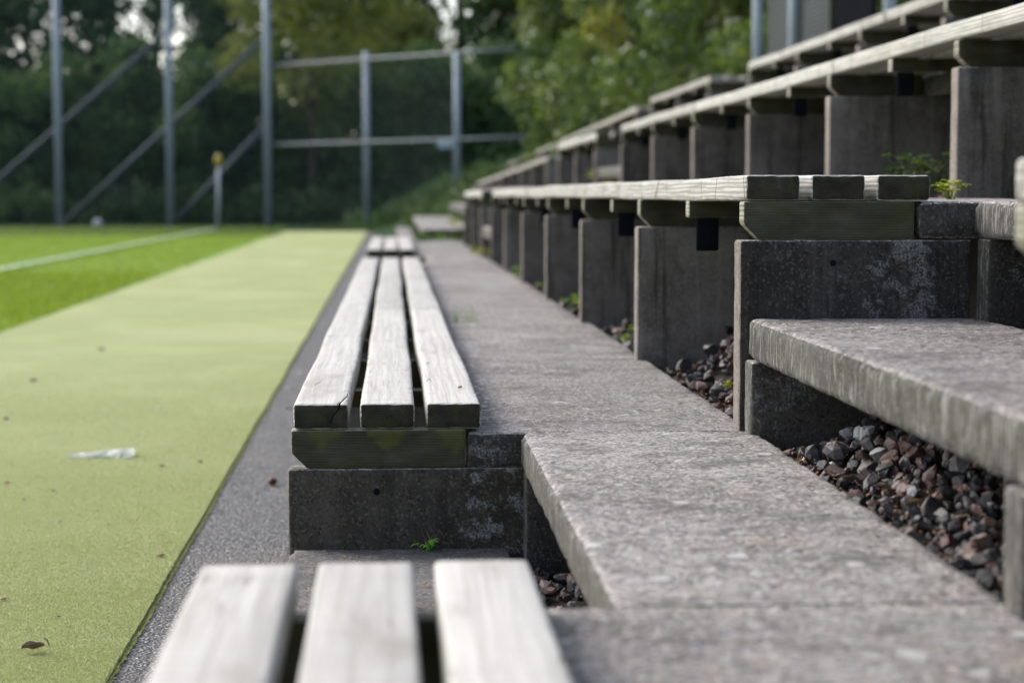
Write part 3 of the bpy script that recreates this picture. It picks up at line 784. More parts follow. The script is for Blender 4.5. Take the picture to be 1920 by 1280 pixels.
# crack in the first plank, snail on the third
pl = [o for o in bpy.data.objects if o.name.startswith('plank') and o.parent and o.parent.get('label', '').startswith('weathered bench in the lowest row, first run')]
pl.sort(key=lambda o: o.location.x)
if pl:
    o = pl[0]; o.data = o.data.copy()
    bpy.context.view_layer.update()
    p0 = at(636, 752, Y=3.49); p1 = at(634, 768, Y=3.49); p2 = at(621, 783, Y=3.49); p3 = at(619, 797, Y=3.49)
    bm = bmesh.new()
    sect = [(p0.x, p0.z + 0.01, 0.0042), (p1.x, p1.z, 0.0026), (p2.x, p2.z, 0.0016), (p3.x, p3.z, 0.0006)]
    rings = []
    for y, sc, sh in ((3.47, 1.15, 0.0), (3.51, 0.95, 0.002), (3.56, 0.75, 0.006), (3.62, 0.5, 0.011), (3.70, 0.08, 0.013)):
        vs_ = [bm.verts.new((x - w * sc / 2 + sh, y, z)) for x, z, w in sect] + [bm.verts.new((x + w * sc / 2 + sh, y, z)) for x, z, w in reversed(sect)]
        rings.append(vs_)
    for r0, r1 in zip(rings, rings[1:]):
        n = len(r0)
        for i in range(n): bm.faces.new((r0[i], r0[(i + 1) % n], r1[(i + 1) % n], r1[i]))
    bm.faces.new(rings[0]); bm.faces.new(list(reversed(rings[-1])))
    bmesh.ops.recalc_face_normals(bm, faces=bm.faces)
    cm = bpy.data.meshes.new('cut'); bm.to_mesh(cm); bm.free()
    cm.materials.append(M_WEND)
    co = bpy.data.objects.new('cut', cm); COL.objects.link(co)
    md = o.modifiers.new('crack', 'BOOLEAN'); md.object = co; md.operation = 'DIFFERENCE'; md.solver = 'EXACT'
    dg = bpy.context.evaluated_depsgraph_get()
    nm = bpy.data.meshes.new_from_object(o.evaluated_get(dg))
    o.modifiers.clear()
    if len(nm.polygons) > 1000: o.data = nm
    bpy.data.objects.remove(co)

# ------------------------------------------------------------------ ballast
def stones(name, zones, seed, label):
    rng = random.Random(seed)
    bm = bmesh.new(); bmesh.ops.create_icosphere(bm, subdivisions=2, radius=1.0)
    base = np.array([v.co[:] for v in bm.verts]); faces = np.array([[v.index for v in f.verts] for f in bm.faces]); bm.free()
    VV = []; FF = []; k = 0
    nr = np.random.default_rng(seed)
    for (x0, x1, y0, y1, hfn, n, smin, smax) in zones:
        for i in range(n):
            x, y = rng.uniform(x0, x1), rng.uniform(y0, y1)
            s = rng.uniform(smin, smax) * rng.choice((0.45, 0.6, 0.9, 1, 1.25))
            u_ = nr.normal(0, 1.3, (3, 3)); pts = base + 0.16 * np.sin(base @ u_ * 2 + nr.uniform(0, 6, 3)) + nr.normal(0, 0.02, base.shape)
            pts *= np.array([1.0, rng.uniform(0.6, 0.95), rng.uniform(0.4, 0.75)]) * s
            # flatten one or two sides: broken rock faces
            for q in range(7):
                d = nr.normal(0, 1, 3); d /= np.linalg.norm(d); lim = s * rng.uniform(0.32, 0.62)
                pr = pts @ d; pts -= np.outer(np.maximum(pr - lim, 0), d)
            M = Matrix.Rotation(rng.uniform(0, 6.28), 3, 'Z') @ Matrix.Rotation(rng.gauss(0, 0.6), 3, 'X') @ Matrix.Rotation(rng.gauss(0, 0.6), 3, 'Y')
            pts = pts @ np.array(M).T + np.array([x, y, hfn(x, y) + rng.uniform(-0.5, 0.6) * s])
            VV.append(pts); FF.append(faces + k); k += len(pts)
    me = mesh_np(name, np.concatenate(VV), np.concatenate(FF))
    m = NT(name + '_rock')
    isl = m.island()
    col = m.ramp(isl, [(0.0, (0.018, 0.019, 0.023)), (0.25, (0.070, 0.042, 0.038)), (0.42, (0.10, 0.050, 0.042)), (0.6, (0.040, 0.034, 0.034)), (0.78, (0.065, 0.060, 0.062)), (0.90, (0.10, 0.06, 0.046)), (0.97, (0.28, 0.28, 0.30))], 'CONSTANT')
    v = m.coords(False); n = m.noise(v, 90, 4, 0.7)
    col = m.mix(m.math('MULTIPLY', m.ss(n, 0.45, 0.75), 0.35), col, (0.22, 0.21, 0.21))
    return tag(link(name, me, mats=m.done(col, 0.6, m.bump(n, 0.5, 0.003), 0.4)), label, 'gravel', kind='stuff')
hb = lambda x, y: 0.366 + 0.095 * smooth((x - 0.66) / 0.3) + (0.03 * smooth((x - 0.7) / 0.15) if y > 3.5 else 0.0)
stones('ballast_gravel', [(0.21, 0.62, 2.02, 3.42, lambda x, y: 0.165, 560, 0.012, 0.024),
                          (0.66, 1.05, 1.6, 3.4, hb, 1900, 0.010, 0.023),
                          (0.66, 1.40, 3.56, 6.4, hb, 2200, 0.011, 0.026),
                          (0.66, 1.40, 6.4, 12.4, lambda x, y: 0.36 + 0.1 * smooth((x - .66) / .3), 800, 0.018, 0.03),
                          (1.46, 1.8, 3.6, 9.0, lambda x, y: 0.78, 350, 0.018, 0.03)], 4, 'dark red and grey crushed stone ballast under and between the concrete slabs')

# ------------------------------------------------------------------ plants and litter
def leaf_shape(V, Fa, c, d, up, L, W, n=4):
    """pointed oval leaf, slightly folded"""
    side = d.cross(up).normalized(); nrm = side.cross(d).normalized()
    k = len(V); rowsn = n
    for i in range(rowsn + 1):
        t = i / rowsn
        w = W * math.sin(math.pi * (0.06 + 0.92 * t)) ** 0.8 * 0.5
        mid = c + d * (L * t) + nrm * (0.18 * L * math.sin(t * 2.6) - 0.1 * L * t * t)
        V += [tuple(mid - side * w + nrm * w * 0.3), tuple(mid), tuple(mid + side * w + nrm * w * 0.3)]
    for i in range(rowsn):
        a = k + 3 * i
        Fa += [(a, a + 1, a + 4, a + 3), (a + 1, a + 2, a + 5, a + 4)]
def tube(V, Fa, pts, rad, n=6):
    k = len(V)
    for i, p in enumerate(pts):
        d = (pts[min(i + 1, len(pts) - 1)] - pts[max(i - 1, 0)]).normalized()
        a = d.cross(Vector((0.31, 0.9, 0.2))).normalized(); b = d.cross(a)
        r = rad[i] if isinstance(rad, (list, tuple)) else rad
        V += [tuple(p + a * r * math.cos(6.2832 * q / n) + b * r * math.sin(6.2832 * q / n)) for q in range(n)]
    for i in range(len(pts) - 1):
        for q in range(n):
            Fa.append((k + i * n + q, k + i * n + (q + 1) % n, k + (i + 1) * n + (q + 1) % n, k + (i + 1) * n + q))
    # caps
    c0 = len(V); V.append(tuple(pts[0])); V.append(tuple(pts[-1]))
    for q in range(0, n, 2):
        Fa.append((c0, k + (q + 2) % n, k + (q + 1) % n, k + q))
        e = k + (len(pts) - 1) * n
        Fa.append((c0 + 1, e + q, e + (q + 1) % n, e + (q + 2) % n))

def weed(name, loc, n, L, spread, hgt, mat, label, seed, cat='weed'):
    rr = random.Random(seed); loc = Vector(loc)
    root = empty(name, loc)
    tag(root, label, cat)
    V = []; Fa = []; SV = []; SF = []
    for i in range(n):
        a = rr.uniform(0, 6.28); rd = spread * math.sqrt(rr.random()); h = hgt * rr.uniform(0.35, 1)
        c = Vector((math.cos(a) * rd, math.sin(a) * rd, h))
        tube(SV, SF, [Vector((c.x * 0.2, c.y * 0.2, -0.004)), Vector((c.x * 0.6, c.y * 0.6, h * 0.7)), c], [0.0012, 0.001, 0.0007], 4)
        for q in range(3):
            aa = a + (q - 1) * 1.2 + rr.uniform(-.3, .3)
            d = Vector((math.cos(aa), math.sin(aa), rr.uniform(-0.1, 0.5))).normalized()
            leaf_shape(V, Fa, c, d, Vector((0, 0, 1)), L * rr.uniform(0.6, 1.1), L * 0.6)
    link('leaves', mesh_np('leaves', V, Fa, None, True), loc, root, mat)
    link('stems', mesh_np('stems', SV, SF, None, True), loc, root, mat)
    return root
def tuft(name, loc, n, h, spread, mat, label, seed):
    rr = random.Random(seed); V = []; Fa = []
    for i in range(n):
        a = rr.uniform(0, 6.28); b = Vector((rr.gauss(0, spread * .4), rr.gauss(0, spread * .4), 0)); hh = h * rr.uniform(0.4, 1)
        o = Vector((math.cos(a), math.sin(a), 0)); s = Vector((-o.y, o.x, 0)) * 0.0014
        k = len(V)
        for t in (0, .4, .75, 1):
            p = b + o * (hh * 0.45 * t * t) + Vector((0, 0, hh * t)); w = s * (1.05 - t)
            V += [tuple(p - w), tuple(p + w)]
        Fa += [(k + 2 * q, k + 2 * q + 1, k + 2 * q + 3, k + 2 * q + 2) for q in range(3)]
    return tag(link(name, mesh_np(name, V, Fa), loc, None, mat), label, 'grass tuft')

weed('clover_plant', (at(800, 1020, Y=3.47).x, 3.462, 0.194), 9, 0.013, 0.016, 0.016, L_CLOVER, 'small bright green clover plant at the foot of the dark concrete block', 1, 'plant')
tuft('grass_stalks', (at(805, 1020, Y=3.485).x, 3.488, 0.194), 7, 0.05, 0.010, M_STRAW, 'thin dry grass stalks rising behind the clover plant', 2)
p = at(850, 608, Z=0.385); tuft('grass_tuft', (p.x, p.y, 0.39), 26, 0.075, 0.09, L_WEED, 'sparse green grass tuft in the walkway joint beside the long bench', 3)
p = at(1188, 655, Y=5.3); weed('weed', (0.69, 5.25, 0.40), 9, 0.035, 0.05, 0.07, L_WEED, 'green weed at the walkway edge between second and third upright slabs', 4)
weed('weed', (0.66, 5.05, 0.385), 5, 0.022, 0.03, 0.03, L_WEEDY, 'yellow green seedling right at the walkway edge in front of the weed', 5)
weed('weed', (0.652, 6.75, 0.385), 5, 0.03, 0.03, 0.06, L_WEEDY, 'narrow yellow green weed at the walkway edge by the fourth upright slab', 6)
weed('weed', (0.64, 9.75, 0.37), 9, 0.04, 0.05, 0.07, L_WEED, 'blurred green weed at the far walkway edge', 7)
weed('weed', (0.635, 13.2, 0.35), 14, 0.05, 0.12, 0.10, L_WEEDY, 'distant yellow green weeds on the walkway edge at the second stair', 8)
p = at(1740, 335, Y=4.9); weed('weed', (p.x + .08, 5.3, 0.785), 50, 0.032, 0.09, 0.13, L_OLIVED, 'leafy dark green weed growing between upright slabs of the third row', 9)
p = at(1782, 362, Y=4.3); weed('weed', (p.x, 4.3, 0.803), 14, 0.022, 0.03, 0.04, L_WEEDY, 'small bright yellow green weed on the slab at the second row bench end', 10)
p = at(1150, 325, Y=13.2); weed('weed', (1.40, 13.2, 0.80), 12, 0.05, 0.10, 0.14, L_WEEDY, 'yellow green plant growing in the second stair at the third row', 11)

for k_, (xx, yy, sz_, lb) in enumerate([(0.70, 5.6, 0.03, 'low green weed in the gravel beside the third upright slab'), (0.66, 7.4, 0.03, 'low weed sprouting between the fourth and fifth upright slabs'),
        (0.65, 8.6, 0.03, 'small weed at the walkway edge near the sixth upright slab'), (0.72, 4.1, 0.018, 'tiny yellow green sprout in the gravel beside the lichen block'), (0.69, 3.75, 0.015, 'tiny sprout at the walkway corner by the lichen block')]):
    weed('weed', (xx, yy, 0.40 if yy < 5 else 0.385), 6, sz_, sz_ * 1.4, sz_ * 1.7, L_WEEDY if k_ > 2 else L_WEED, lb, 40 + k_)
weed('weed', (0.75, 18.9, 0.36), 30, 0.06, 0.30, 0.16, L_WEEDY, 'yellow green weeds growing over the edge of the far bare slab', 51)
weed('weed', (0.50, 18.5, 0.33), 16, 0.05, 0.22, 0.10, L_WEED, 'low green weeds in front of the far bare slab', 52)
# tiny things on the planks and slabs
def blob(name, loc, size, mat, label, cat, seed=0, flat=1.0, sub=2, rough=0.18):
    bm = bmesh.new(); bmesh.ops.create_icosphere(bm, subdivisions=sub, radius=1.0)
    for v in bm.verts:
        n = noise.noise(v.co * 1.7 + Vector((seed * 3.1, seed, 0)))
        v.co *= 1 + rough * 2 * n
        v.co = Vector((v.co.x * size[0], v.co.y * size[1], v.co.z * size[2]))
    me = bpy.data.meshes.new(name); bm.to_mesh(me); bm.free()
    for p in me.polygons: p.use_smooth = True
    return tag(link(name, me, loc, None, mat), label, cat)
M_SHELL = simple('snail_shell', (0.30, 0.22, 0.13), 0.4, 0, 300, 0.5)
p = at(863, 727, Z=0.4505)
root = tag(empty('snail_shell', (p.x, p.y, 0.4505)), 'tiny banded snail shell on the right plank of the lowest bench', 'snail shell')
V = []; Fa = []
pts = []; rad = []
for i in range(60):
    t = i / 59; a = t * 2.6 * 6.283; rr_ = 0.0034 * (0.2 + 0.8 * t)
    pts.append(Vector((math.cos(a) * rr_ * 0.75, math.sin(a) * rr_ * 0.75, 0.0050 - 0.0026 * t))); rad.append(0.0002 + 0.0022 * t)
tube(V, Fa, pts, rad, 8)
link('shell_whorl', mesh_np('shell_whorl', V, Fa, None, True), (p.x, p.y, 0.4500), root, M_SHELL)

M_SPOT = simple('pale_lichen_disc', (0.36, 0.36, 0.355), 0.8, 0, 200, 0.15)
spots = [(1652, 612, 0.598, 0.013, 'largest pale round spot on the step slab by the second row bench'), (1718, 612, 0.598, 0.006, 'small pale spot on the step slab right of the larger one')]
for i, (px, py, z, r, lab) in enumerate(spots):
    p = at(px, py, Z=z + 0.001)
    blob('lichen_spot', (p.x, p.y, z - 0.0002), (r, r * 1.2, 0.0004), M_SPOT, lab, 'lichen spot', i, rough=0.25, sub=3)['group'] = 'pale lichen spots on the slabs'

# dried leaf, litter on the turf
def curled_leaf(name, loc, L, W, rotz, mat, label, cat='dry leaf'):
    V = []; Fa = []; n = 14; mrow = 8
    for i in range(n + 1):
        t = i / n; w = W * math.sin(math.pi * (0.05 + 0.9 * t)) ** 0.7 / 2
        for j in range(mrow + 1):
            s = j / mrow * 2 - 1
            curl = 0.9
            V.append(((t - 0.5) * L, s * w * 0.8, 0.003 + abs(s) ** 1.6 * w * curl + 0.25 * L * (t - 0.45) ** 2 + 0.0015 * math.sin(9 * t + 5 * s)))
    for i in range(n):
        for j in range(mrow):
            a = i * (mrow + 1) + j; Fa.append((a, a + 1, a + mrow + 2, a + mrow + 1))
    SV = []; SF = []
    tube(SV, SF, [Vector((L * 0.48, 0, 0.02)), Vector((L * 0.62, 0.003, 0.016)), Vector((L * 0.72, 0.006, 0.004))], [0.0013, 0.001, 0.001], 5)
    root = tag(empty(name, loc), label, cat); root.rotation_euler.z = rotz
    o = link('leaf_blade', mesh_np('leaf_blade', V, Fa, None, True), (0, 0, 0), None, mat); o.parent = root; o.location = (0, 0, 0)
    o = link('leaf_stalk', mesh_np('leaf_stalk', SV, SF, None, True), (0, 0, 0), None, mat); o.parent = root; o.location = (0, 0, 0)
p = at(62, 1222, Z=0.012); curled_leaf('dry_leaf', (p.x, p.y, 0.016), 0.040, 0.024, 0.25, M_DRY, 'curled brown dry leaf on the turf in the lower left corner')
m = NT('clear_plastic')
m.b.inputs['Transmission Weight'].default_value = 0.7; m.b.inputs['IOR'].default_value = 1.3
M_CLEAR = m.done((0.85, 0.88, 0.88), 0.25, m.bump(m.noise(m.coords(), 60, 4, 0.6), 0.8, 0.01), 0.8)
p = at(190, 856, Z=0.012)
V = []; Fa = []; nx_, ny_ = 26, 9
for j in range(ny_ + 1):
    for i in range(nx_ + 1):
        u, w_ = i / nx_, j / ny_
        hgt = 0.006 + 0.020 * max(0, math.sin(math.pi * w_)) * (0.4 + 0.9 * u) + 0.006 * noise.noise(Vector((u * 6, w_ * 4, 2)))
        V.append(((u - 0.5) * 0.20, (w_ - 0.5) * 0.075 * (0.35 + u * 0.8) + 0.01 * noise.noise(Vector((u * 4, 1, 0))), hgt))
for j in range(ny_):
    for i in range(nx_):
        a = j * (nx_ + 1) + i; Fa.append((a, a + 1, a + nx_ + 2, a + nx_ + 1))
o = tag(link('plastic_wrapper', mesh_np('plastic_wrapper', V, Fa, None, True), (p.x, p.y, 0.006), None, M_CLEAR), 'crumpled clear plastic wrapper lying on the pale turf', 'wrapper')
o.rotation_euler.z = 0.1
p = at(510, 910, Z=0.0); blob('pine_cone', (p.x, p.y, 0.012), (0.013, 0.016, 0.011), simple('dark_brown_cone', (0.10, 0.035, 0.02), 0.6, 0, 250, 0.6, 0.8), 'small reddish brown cone on the asphalt left of the dark block', 'cone', 3)
bits = [(375, 866, 0.011, M_DRY, 'dark brown crumb on the turf near the asphalt edge'), (112, 978, 0.008, M_STRAW, 'tan leaf crumb on the turf below the wrapper'), (204, 985, 0.005, M_DRY, 'tiny dark crumb on the turf right of the tan crumb'),
        (110, 1157, 0.005, M_DRY, 'tiny black crumb on the turf above the dry leaf'), (45, 938, 0.007, M_DRY, 'dark crumb on the turf below left of the wrapper'), (100, 921, 0.008, M_DRY, 'dull brown crumb on the turf just under the wrapper'),
        (297, 765, 0.012, M_WHITE, 'small white scrap on the turf above right of the wrapper'), (62, 714, 0.022, M_DRY, 'flat brown leaf scrap on the turf near the left edge'), (190, 655, 0.02, M_DRY, 'distant brown leaf scrap on the turf'),
        (303, 873, 0.012, M_STRAW, 'pinkish leaf crumb on the turf right of the wrapper'), (10, 785, 0.016, M_STRAW, 'tan leaf scrap at the left edge of the turf'), (12, 905, 0.012, M_STRAW, 'brown leaf crumb low at the left edge of the turf'),
        (300, 1042, 0.012, M_STRAW, 'small rusty leaf litter on the turf near the foreground bench'), (5, 1124, 0.010, M_STRAW, 'tan leaf scrap at the left edge above the dry leaf'), (540, 722, 0.012, M_WHITE, 'pale pebble on the asphalt beside the long bench'),
        (540, 760, 0.014, M_DRY, 'dark scrap on the asphalt next to the bench corner'), (562, 695, 0.012, M_WHITE, 'white pebble on the asphalt higher up along the bench')]
for i, (px, py, r, mm, lab) in enumerate(bits):
    p = at(px, py, Z=0.012)
    r *= 0.75
    blob('litter_scrap', (p.x, p.y, 0.003 + (0.012 if p.x < -0.48 else 0.0)), (r, r * 0.8, r * 0.35), mm, lab, 'litter scrap', i + 4, rough=0.3)['group'] = 'small litter on turf and asphalt'
rr = random.Random(90); V = []; Fa = []
for i in range(520):
    y = 3.2 + 12 * rr.random() ** 1.6
    x = -0.49 - abs(rr.gauss(0, 0.5)) if rr.random() < 0.6 else rr.choice((-0.47 + abs(rr.gauss(0, 0.03)), rr.uniform(-0.46, -0.2)))
    if x < -2.2: continue
    a = rr.uniform(0, 6.28); d = Vector((math.cos(a), math.sin(a), rr.uniform(0, .3))); L_ = rr.uniform(0.003, 0.010)
    leaf_shape(V, Fa, Vector((x, y, 0.014 if x < -0.479 else 0.002)), d.normalized(), Vector((0, 0, 1)), L_, L_ * rr.uniform(0.3, 0.7), 2)
tag(link('leaf_crumbs', mesh_np('leaf_crumbs', V, Fa), mats=simple('tan_crumbs', (0.17, 0.12, 0.07), 0.8, 0, 9, 0.8)), 'tiny brown leaf crumbs scattered over turf and asphalt', 'debris', kind='stuff')
# reddish plant litter on the low step slab and dry leaves in the ballast
rr = random.Random(21)
V = []; Fa = []
for i in range(420):
    if i < 260: c = Vector((rr.uniform(-0.15, 0.2), rr.gauss(3.0, 0.2), 0.199))
    else: c = Vector((rr.uniform(0.64, 0.70), rr.uniform(2.3, 5.0), 0.0))
    if i >= 260: c.z = 0.4015 if c.x < 0.641 else 0.385
    if c.y > 3.45 and i < 260: continue
    a = rr.uniform(0, 6.28); d = Vector((math.cos(a), math.sin(a), rr.uniform(0, .3)))
    leaf_shape(V, Fa, c, d.normalized(), Vector((0, 0, 1)), rr.uniform(0.006, 0.016), rr.uniform(0.002, 0.006), 2)
tag(link('plant_debris', mesh_np('plant_debris', V, Fa), mats=simple('rusty_debris', (0.26, 0.15, 0.075), 0.8, 0, 90, 0.6)), 'rusty brown plant debris scattered on the low step and slab edge', 'debris', kind='stuff')
dry = [(1590, 862, 3.0), (1500, 800, 3.2), (1660, 845, 2.9), (1560, 880, 2.85), (1455, 850, 3.1), (1720, 880, 2.75)]
words = ['tallest pale', 'small tan', 'curled grey', 'upright beige', 'half buried', 'broad brown']
for i, (px, py, Y) in enumerate(dry):
    p = at(px, py, Y=Y)
    curled_leaf('dry_leaf', (p.x, Y, 0.378 + 0.07 * smooth((p.x - 0.7) / 0.3)), 0.034, 0.018, i * 1.3, M_STRAW if i % 2 else M_DRY, f'{words[i]} dry leaf in the ballast below the step slab')
# spider thread
V = []; Fa = []
a_, b_ = at(1270, 505, Y=4.7), at(1384, 448, Y=3.6)
tube(V, Fa, [a_ + (b_ - a_) * i / 8 - Vector((0, 0, 0.004 * math.sin(math.pi * i / 8))) for i in range(9)], 0.00004, 4)
tag(link('spider_thread', mesh_np('spider_thread', V, Fa), mats=M_RAIL), 'thin spider thread hanging beneath the second row bench end', 'spider thread')

# ------------------------------------------------------------------ corner flag and ball
p = at(408, 431, Z=0.0)
root = tag(empty('corner_flag', (p.x, p.y, 0)), 'white corner post with a yellow top at the far corner of the field', 'corner flag')
V = []; Fa = []; tube(V, Fa, [Vector((0, 0, 0)), Vector((0.02, 0, 0.6)), Vector((0.035, 0, 1.28))], 0.034, 10)
link('pole', mesh_np('pole', V, Fa, None, True), root.location, root, simple('grey_white_pole', (0.30, 0.33, 0.36), 0.5))
bm = bmesh.new(); bmesh.ops.create_uvsphere(bm, u_segments=14, v_segments=10, radius=0.11)
for v_ in bm.verts: v_.co = Vector((v_.co.x * 0.75, v_.co.y * 0.75, v_.co.z * 1.15)) + Vector((0.035, 0, 1.42))
me = bpy.data.meshes.new('yellow_top'); bm.to_mesh(me); bm.free()
link('yellow_top', me, root.location, root, M_YELLOW)
p = at(184, 424, Z=0.02)
bm = bmesh.new(); bmesh.ops.create_icosphere(bm, subdivisions=3, radius=0.10)
me = bpy.data.meshes.new('ball'); bm.to_mesh(me); bm.free()
for q in me.polygons: q.use_smooth = True
tag(link('ball', me, (at(184, 424, Y=43.2).x, 43.2, 0.10), None, simple('grubby_white', (0.36, 0.36, 0.37), 0.6)), 'small white ball lying on the far grass in front of the fence', 'ball')

# ------------------------------------------------------------------ end fence
P_ = [(112, 425, 44.2), (320, 424, 44.2), (503, 417, 43.6), (688, 415, 42.0), (857, 362, 40.2)]
base = [at(a, b, Y=c) for a, b, c in P_]
x_left = base[0].x - (base[1].x - base[0].x)
allp = [Vector((x_left - 2.4, 44.2, -0.05)), Vector((x_left, 44.2, -0.05))] + base
froot = tag(empty('ball_stop_fence', (base[2].x, base[2].y, 0)), 'tall galvanised mesh fence with diagonal struts behind the far goal line', 'fence')
for i, b_ in enumerate(allp):
    tall = i < 5
    top = 6.5 if tall else at(857, 97, Y=b_.y).z
    lean = -0.08 if tall else 0.0
    V = []; Fa = []; tube(V, Fa, [Vector((b_.x, b_.y, b_.z - 0.3)), Vector((b_.x, b_.y, top))], 0.08 if tall else 0.065, 12)
    link('post', mesh_np('post', V, Fa, None, True), (0, 0, 0), froot, M_GALV)
# diagonal struts
def strut(a, b, r, nm, mat):
    V = []; Fa = []; tube(V, Fa, [a, b], r, 10); link(nm, mesh_np(nm, V, Fa, None, True), (0, 0, 0), froot, mat)
strut(at(-120, 440, Y=44.45), at(330, 45, Y=44.45), 0.06, 'strut', M_GALVD)
strut(at(122, 418, Y=44.45), at(500, 68, Y=44.45), 0.06, 'strut', M_GALVD)
strut(at(333, 414, Y=44.1), at(498, 236, Y=43.8), 0.07, 'strut', M_GALVD)
for (pa, pb, pc) in (((506, 124), (857, 100), (965, 92)), ((506, 272), (857, 262), (992, 256))):
    V = []; Fa = []
    tube(V, Fa, [at(*pa, Y=43.6), at(*pb, Y=40.2), at(*pc, Y=38.5)], 0.036, 10)
    link('rail', mesh_np('rail', V, Fa, None, True), (0, 0, 0), froot, M_RAIL)
mm_ = rbox_mesh('sign_plate', (0.30, 0.02, 0.17), 0.004, (0.1, 0.1, 0.1), 0, 1)
q = at(835, 270, Y=40.2)
sg = link('sign_plate', mm_, q, froot, simple('pale_blue_plate', (0.34, 0.42, 0.50), 0.6))
# wire mesh panels: crossing wires in the material of a real sheet
m = NT('chain_link'); tc = m.coords(False); o_ = m.xyz(tc)
dd = m.math('ADD', m.math('ADD', o_[0], m.math('MULTIPLY', o_[1], 0.5)), o_[2]); ee = m.math('SUBTRACT', m.math('ADD', o_[0], m.math('MULTIPLY', o_[1], 0.5)), o_[2])
w1 = m.math('LESS_THAN', m.math('PINGPONG', dd, 0.03), 0.0018); w2 = m.math('LESS_THAN', m.math('PINGPONG', ee, 0.03), 0.0018)
wm = m.math('MAXIMUM', w1, w2)
tr = m.new('ShaderNodeBsdfTransparent'); mx = m.new('ShaderNodeMixShader')
m.set(mx.inputs[0], wm); m.t.links.new(tr.outputs[0], mx.inputs[1]); m.t.links.new(m.b.outputs[0], mx.inputs[2]); m.t.links.new(mx.outputs[0], m.out.inputs[0])
M_MESH = m.done((0.08, 0.105, 0.115), 0.6)
for a_, b_, top in [(allp[i], allp[i + 1], 6.3 if i < 4 else None) for i in range(6)]:
    za = top or at(857, 100, Y=a_.y).z; zb = top or at(857, 100, Y=b_.y).z
    V = [(a_.x, a_.y + 0.1, a_.z - 0.1), (b_.x, b_.y + 0.1, b_.z - 0.1), (b_.x, b_.y + 0.1, zb), (a_.x, a_.y + 0.1, za)]
    link('mesh_panel', mesh_np('mesh_panel', V, [(0, 1, 2, 3)]), (0, 0, 0), froot, M_MESH)
for ch in froot.children: ch.location = -froot.location if ch.name.split('.')[0] != 'sign_plate' else ch.location

# ------------------------------------------------------------------ fence behind the top row
fx = 3.05
root = tag(empty('windbreak_fence', (fx, 14.0, 1.4)), 'steel posts with grey green wind netting behind the top bench row', 'fence')
def fpart(name, V, Fa, mat, sm=True):
    o = link(name, mesh_np(name, V, Fa, None, sm), (0, 0, 0), None, mat); o.parent = root; o.location = -root.location
for px in (1420, 1488, 1668):
    u = at(px, 50, Y=1.0); Y = fx / u.x
    V = []; Fa = []; tube(V, Fa, [Vector((fx, Y, 1.2)), Vector((fx, Y, 3.8))], 0.04, 12); fpart('post', V, Fa, simple('blue_grey_post', (0.36, 0.42, 0.50), 0.5, 0.1, 12, 0.1))
m = NT('wind_netting'); v = m.coords(False)
w = m.wave(m.scaled(v, (1, 1, 1)), 9.0, 1.5, 3, 2.0, 'Z'); n = m.noise(v, 3, 4, 0.6)
M_NET = m.done(m.mix(m.ss(n, 0.4, 0.65), m.ramp(w, [(0, (0.022, 0.028, 0.030)), (1, (0.05, 0.058, 0.062))]), (0.03, 0.036, 0.036)), 0.8, m.bump(w, 0.4, 0.01), 0.1)
def yat(px): u = at(px, 50, Y=1.0); return fx / u.x
def sheet(name, xa, ya, xb, yb, z0, z1, th, mat):
    V = [(xa, ya, z0), (xb, yb, z0), (xb, yb, z1), (xa, ya, z1), (xa + th, ya, z0), (xb + th, yb, z0), (xb + th, yb, z1), (xa + th, ya, z1)]
    Fa = [(0, 1, 2, 3), (4, 7, 6, 5), (0, 3, 7, 4), (1, 5, 6, 2), (3, 2, 6, 7), (0, 4, 5, 1)]
    fpart(name, V, Fa, mat, False)
sheet('net_panel', fx + 0.05, yat(1428), fx + 0.05, yat(1542), 1.3, 3.7, 0.015, M_NET)
sheet('black_panel', fx + 0.08, yat(1540), fx + 0.08, yat(1612), 1.3, 3.6, 0.03, M_BLACK)

# ------------------------------------------------------------------ trees
def crown_mesh(name, clumps, n, leaf, seed, sq=1.0):
    """clumps: (x,y,z,r) ; n leaf blades in all, spread through each clump's volume with a denser outer shell"""
    rng = np.random.default_rng(seed)
    C = np.array(clumps); w = C[:, 3] ** 2; w = w / w.sum()
    k = rng.choice(len(C), n, p=w)
    d = rng.normal(0, 1, (n, 3)); d /= np.linalg.norm(d, axis=1)[:, None]
    r = C[k, 3] * rng.uniform(0.25, 1.0, n) ** 0.5
    P = C[k, :3] + d * r[:, None] * np.array([1, 1, sq]) + rng.normal(0, 0.04, (n, 3))
    a = rng.normal(0, 1, (n, 3)); a /= np.linalg.norm(a, axis=1)[:, None]
    b = np.cross(a, rng.normal(0, 1, (n, 3))); b /= np.linalg.norm(b, axis=1)[:, None]
    s = leaf * rng.uniform(0.6, 1.3, n)[:, None]
    V = np.stack([P - a * s, P - b * s * 0.55, P + a * s, P + b * s * 0.55], 1).reshape(-1, 3)
    return mesh_np(name, V, np.arange(n * 4).reshape(-1, 4))

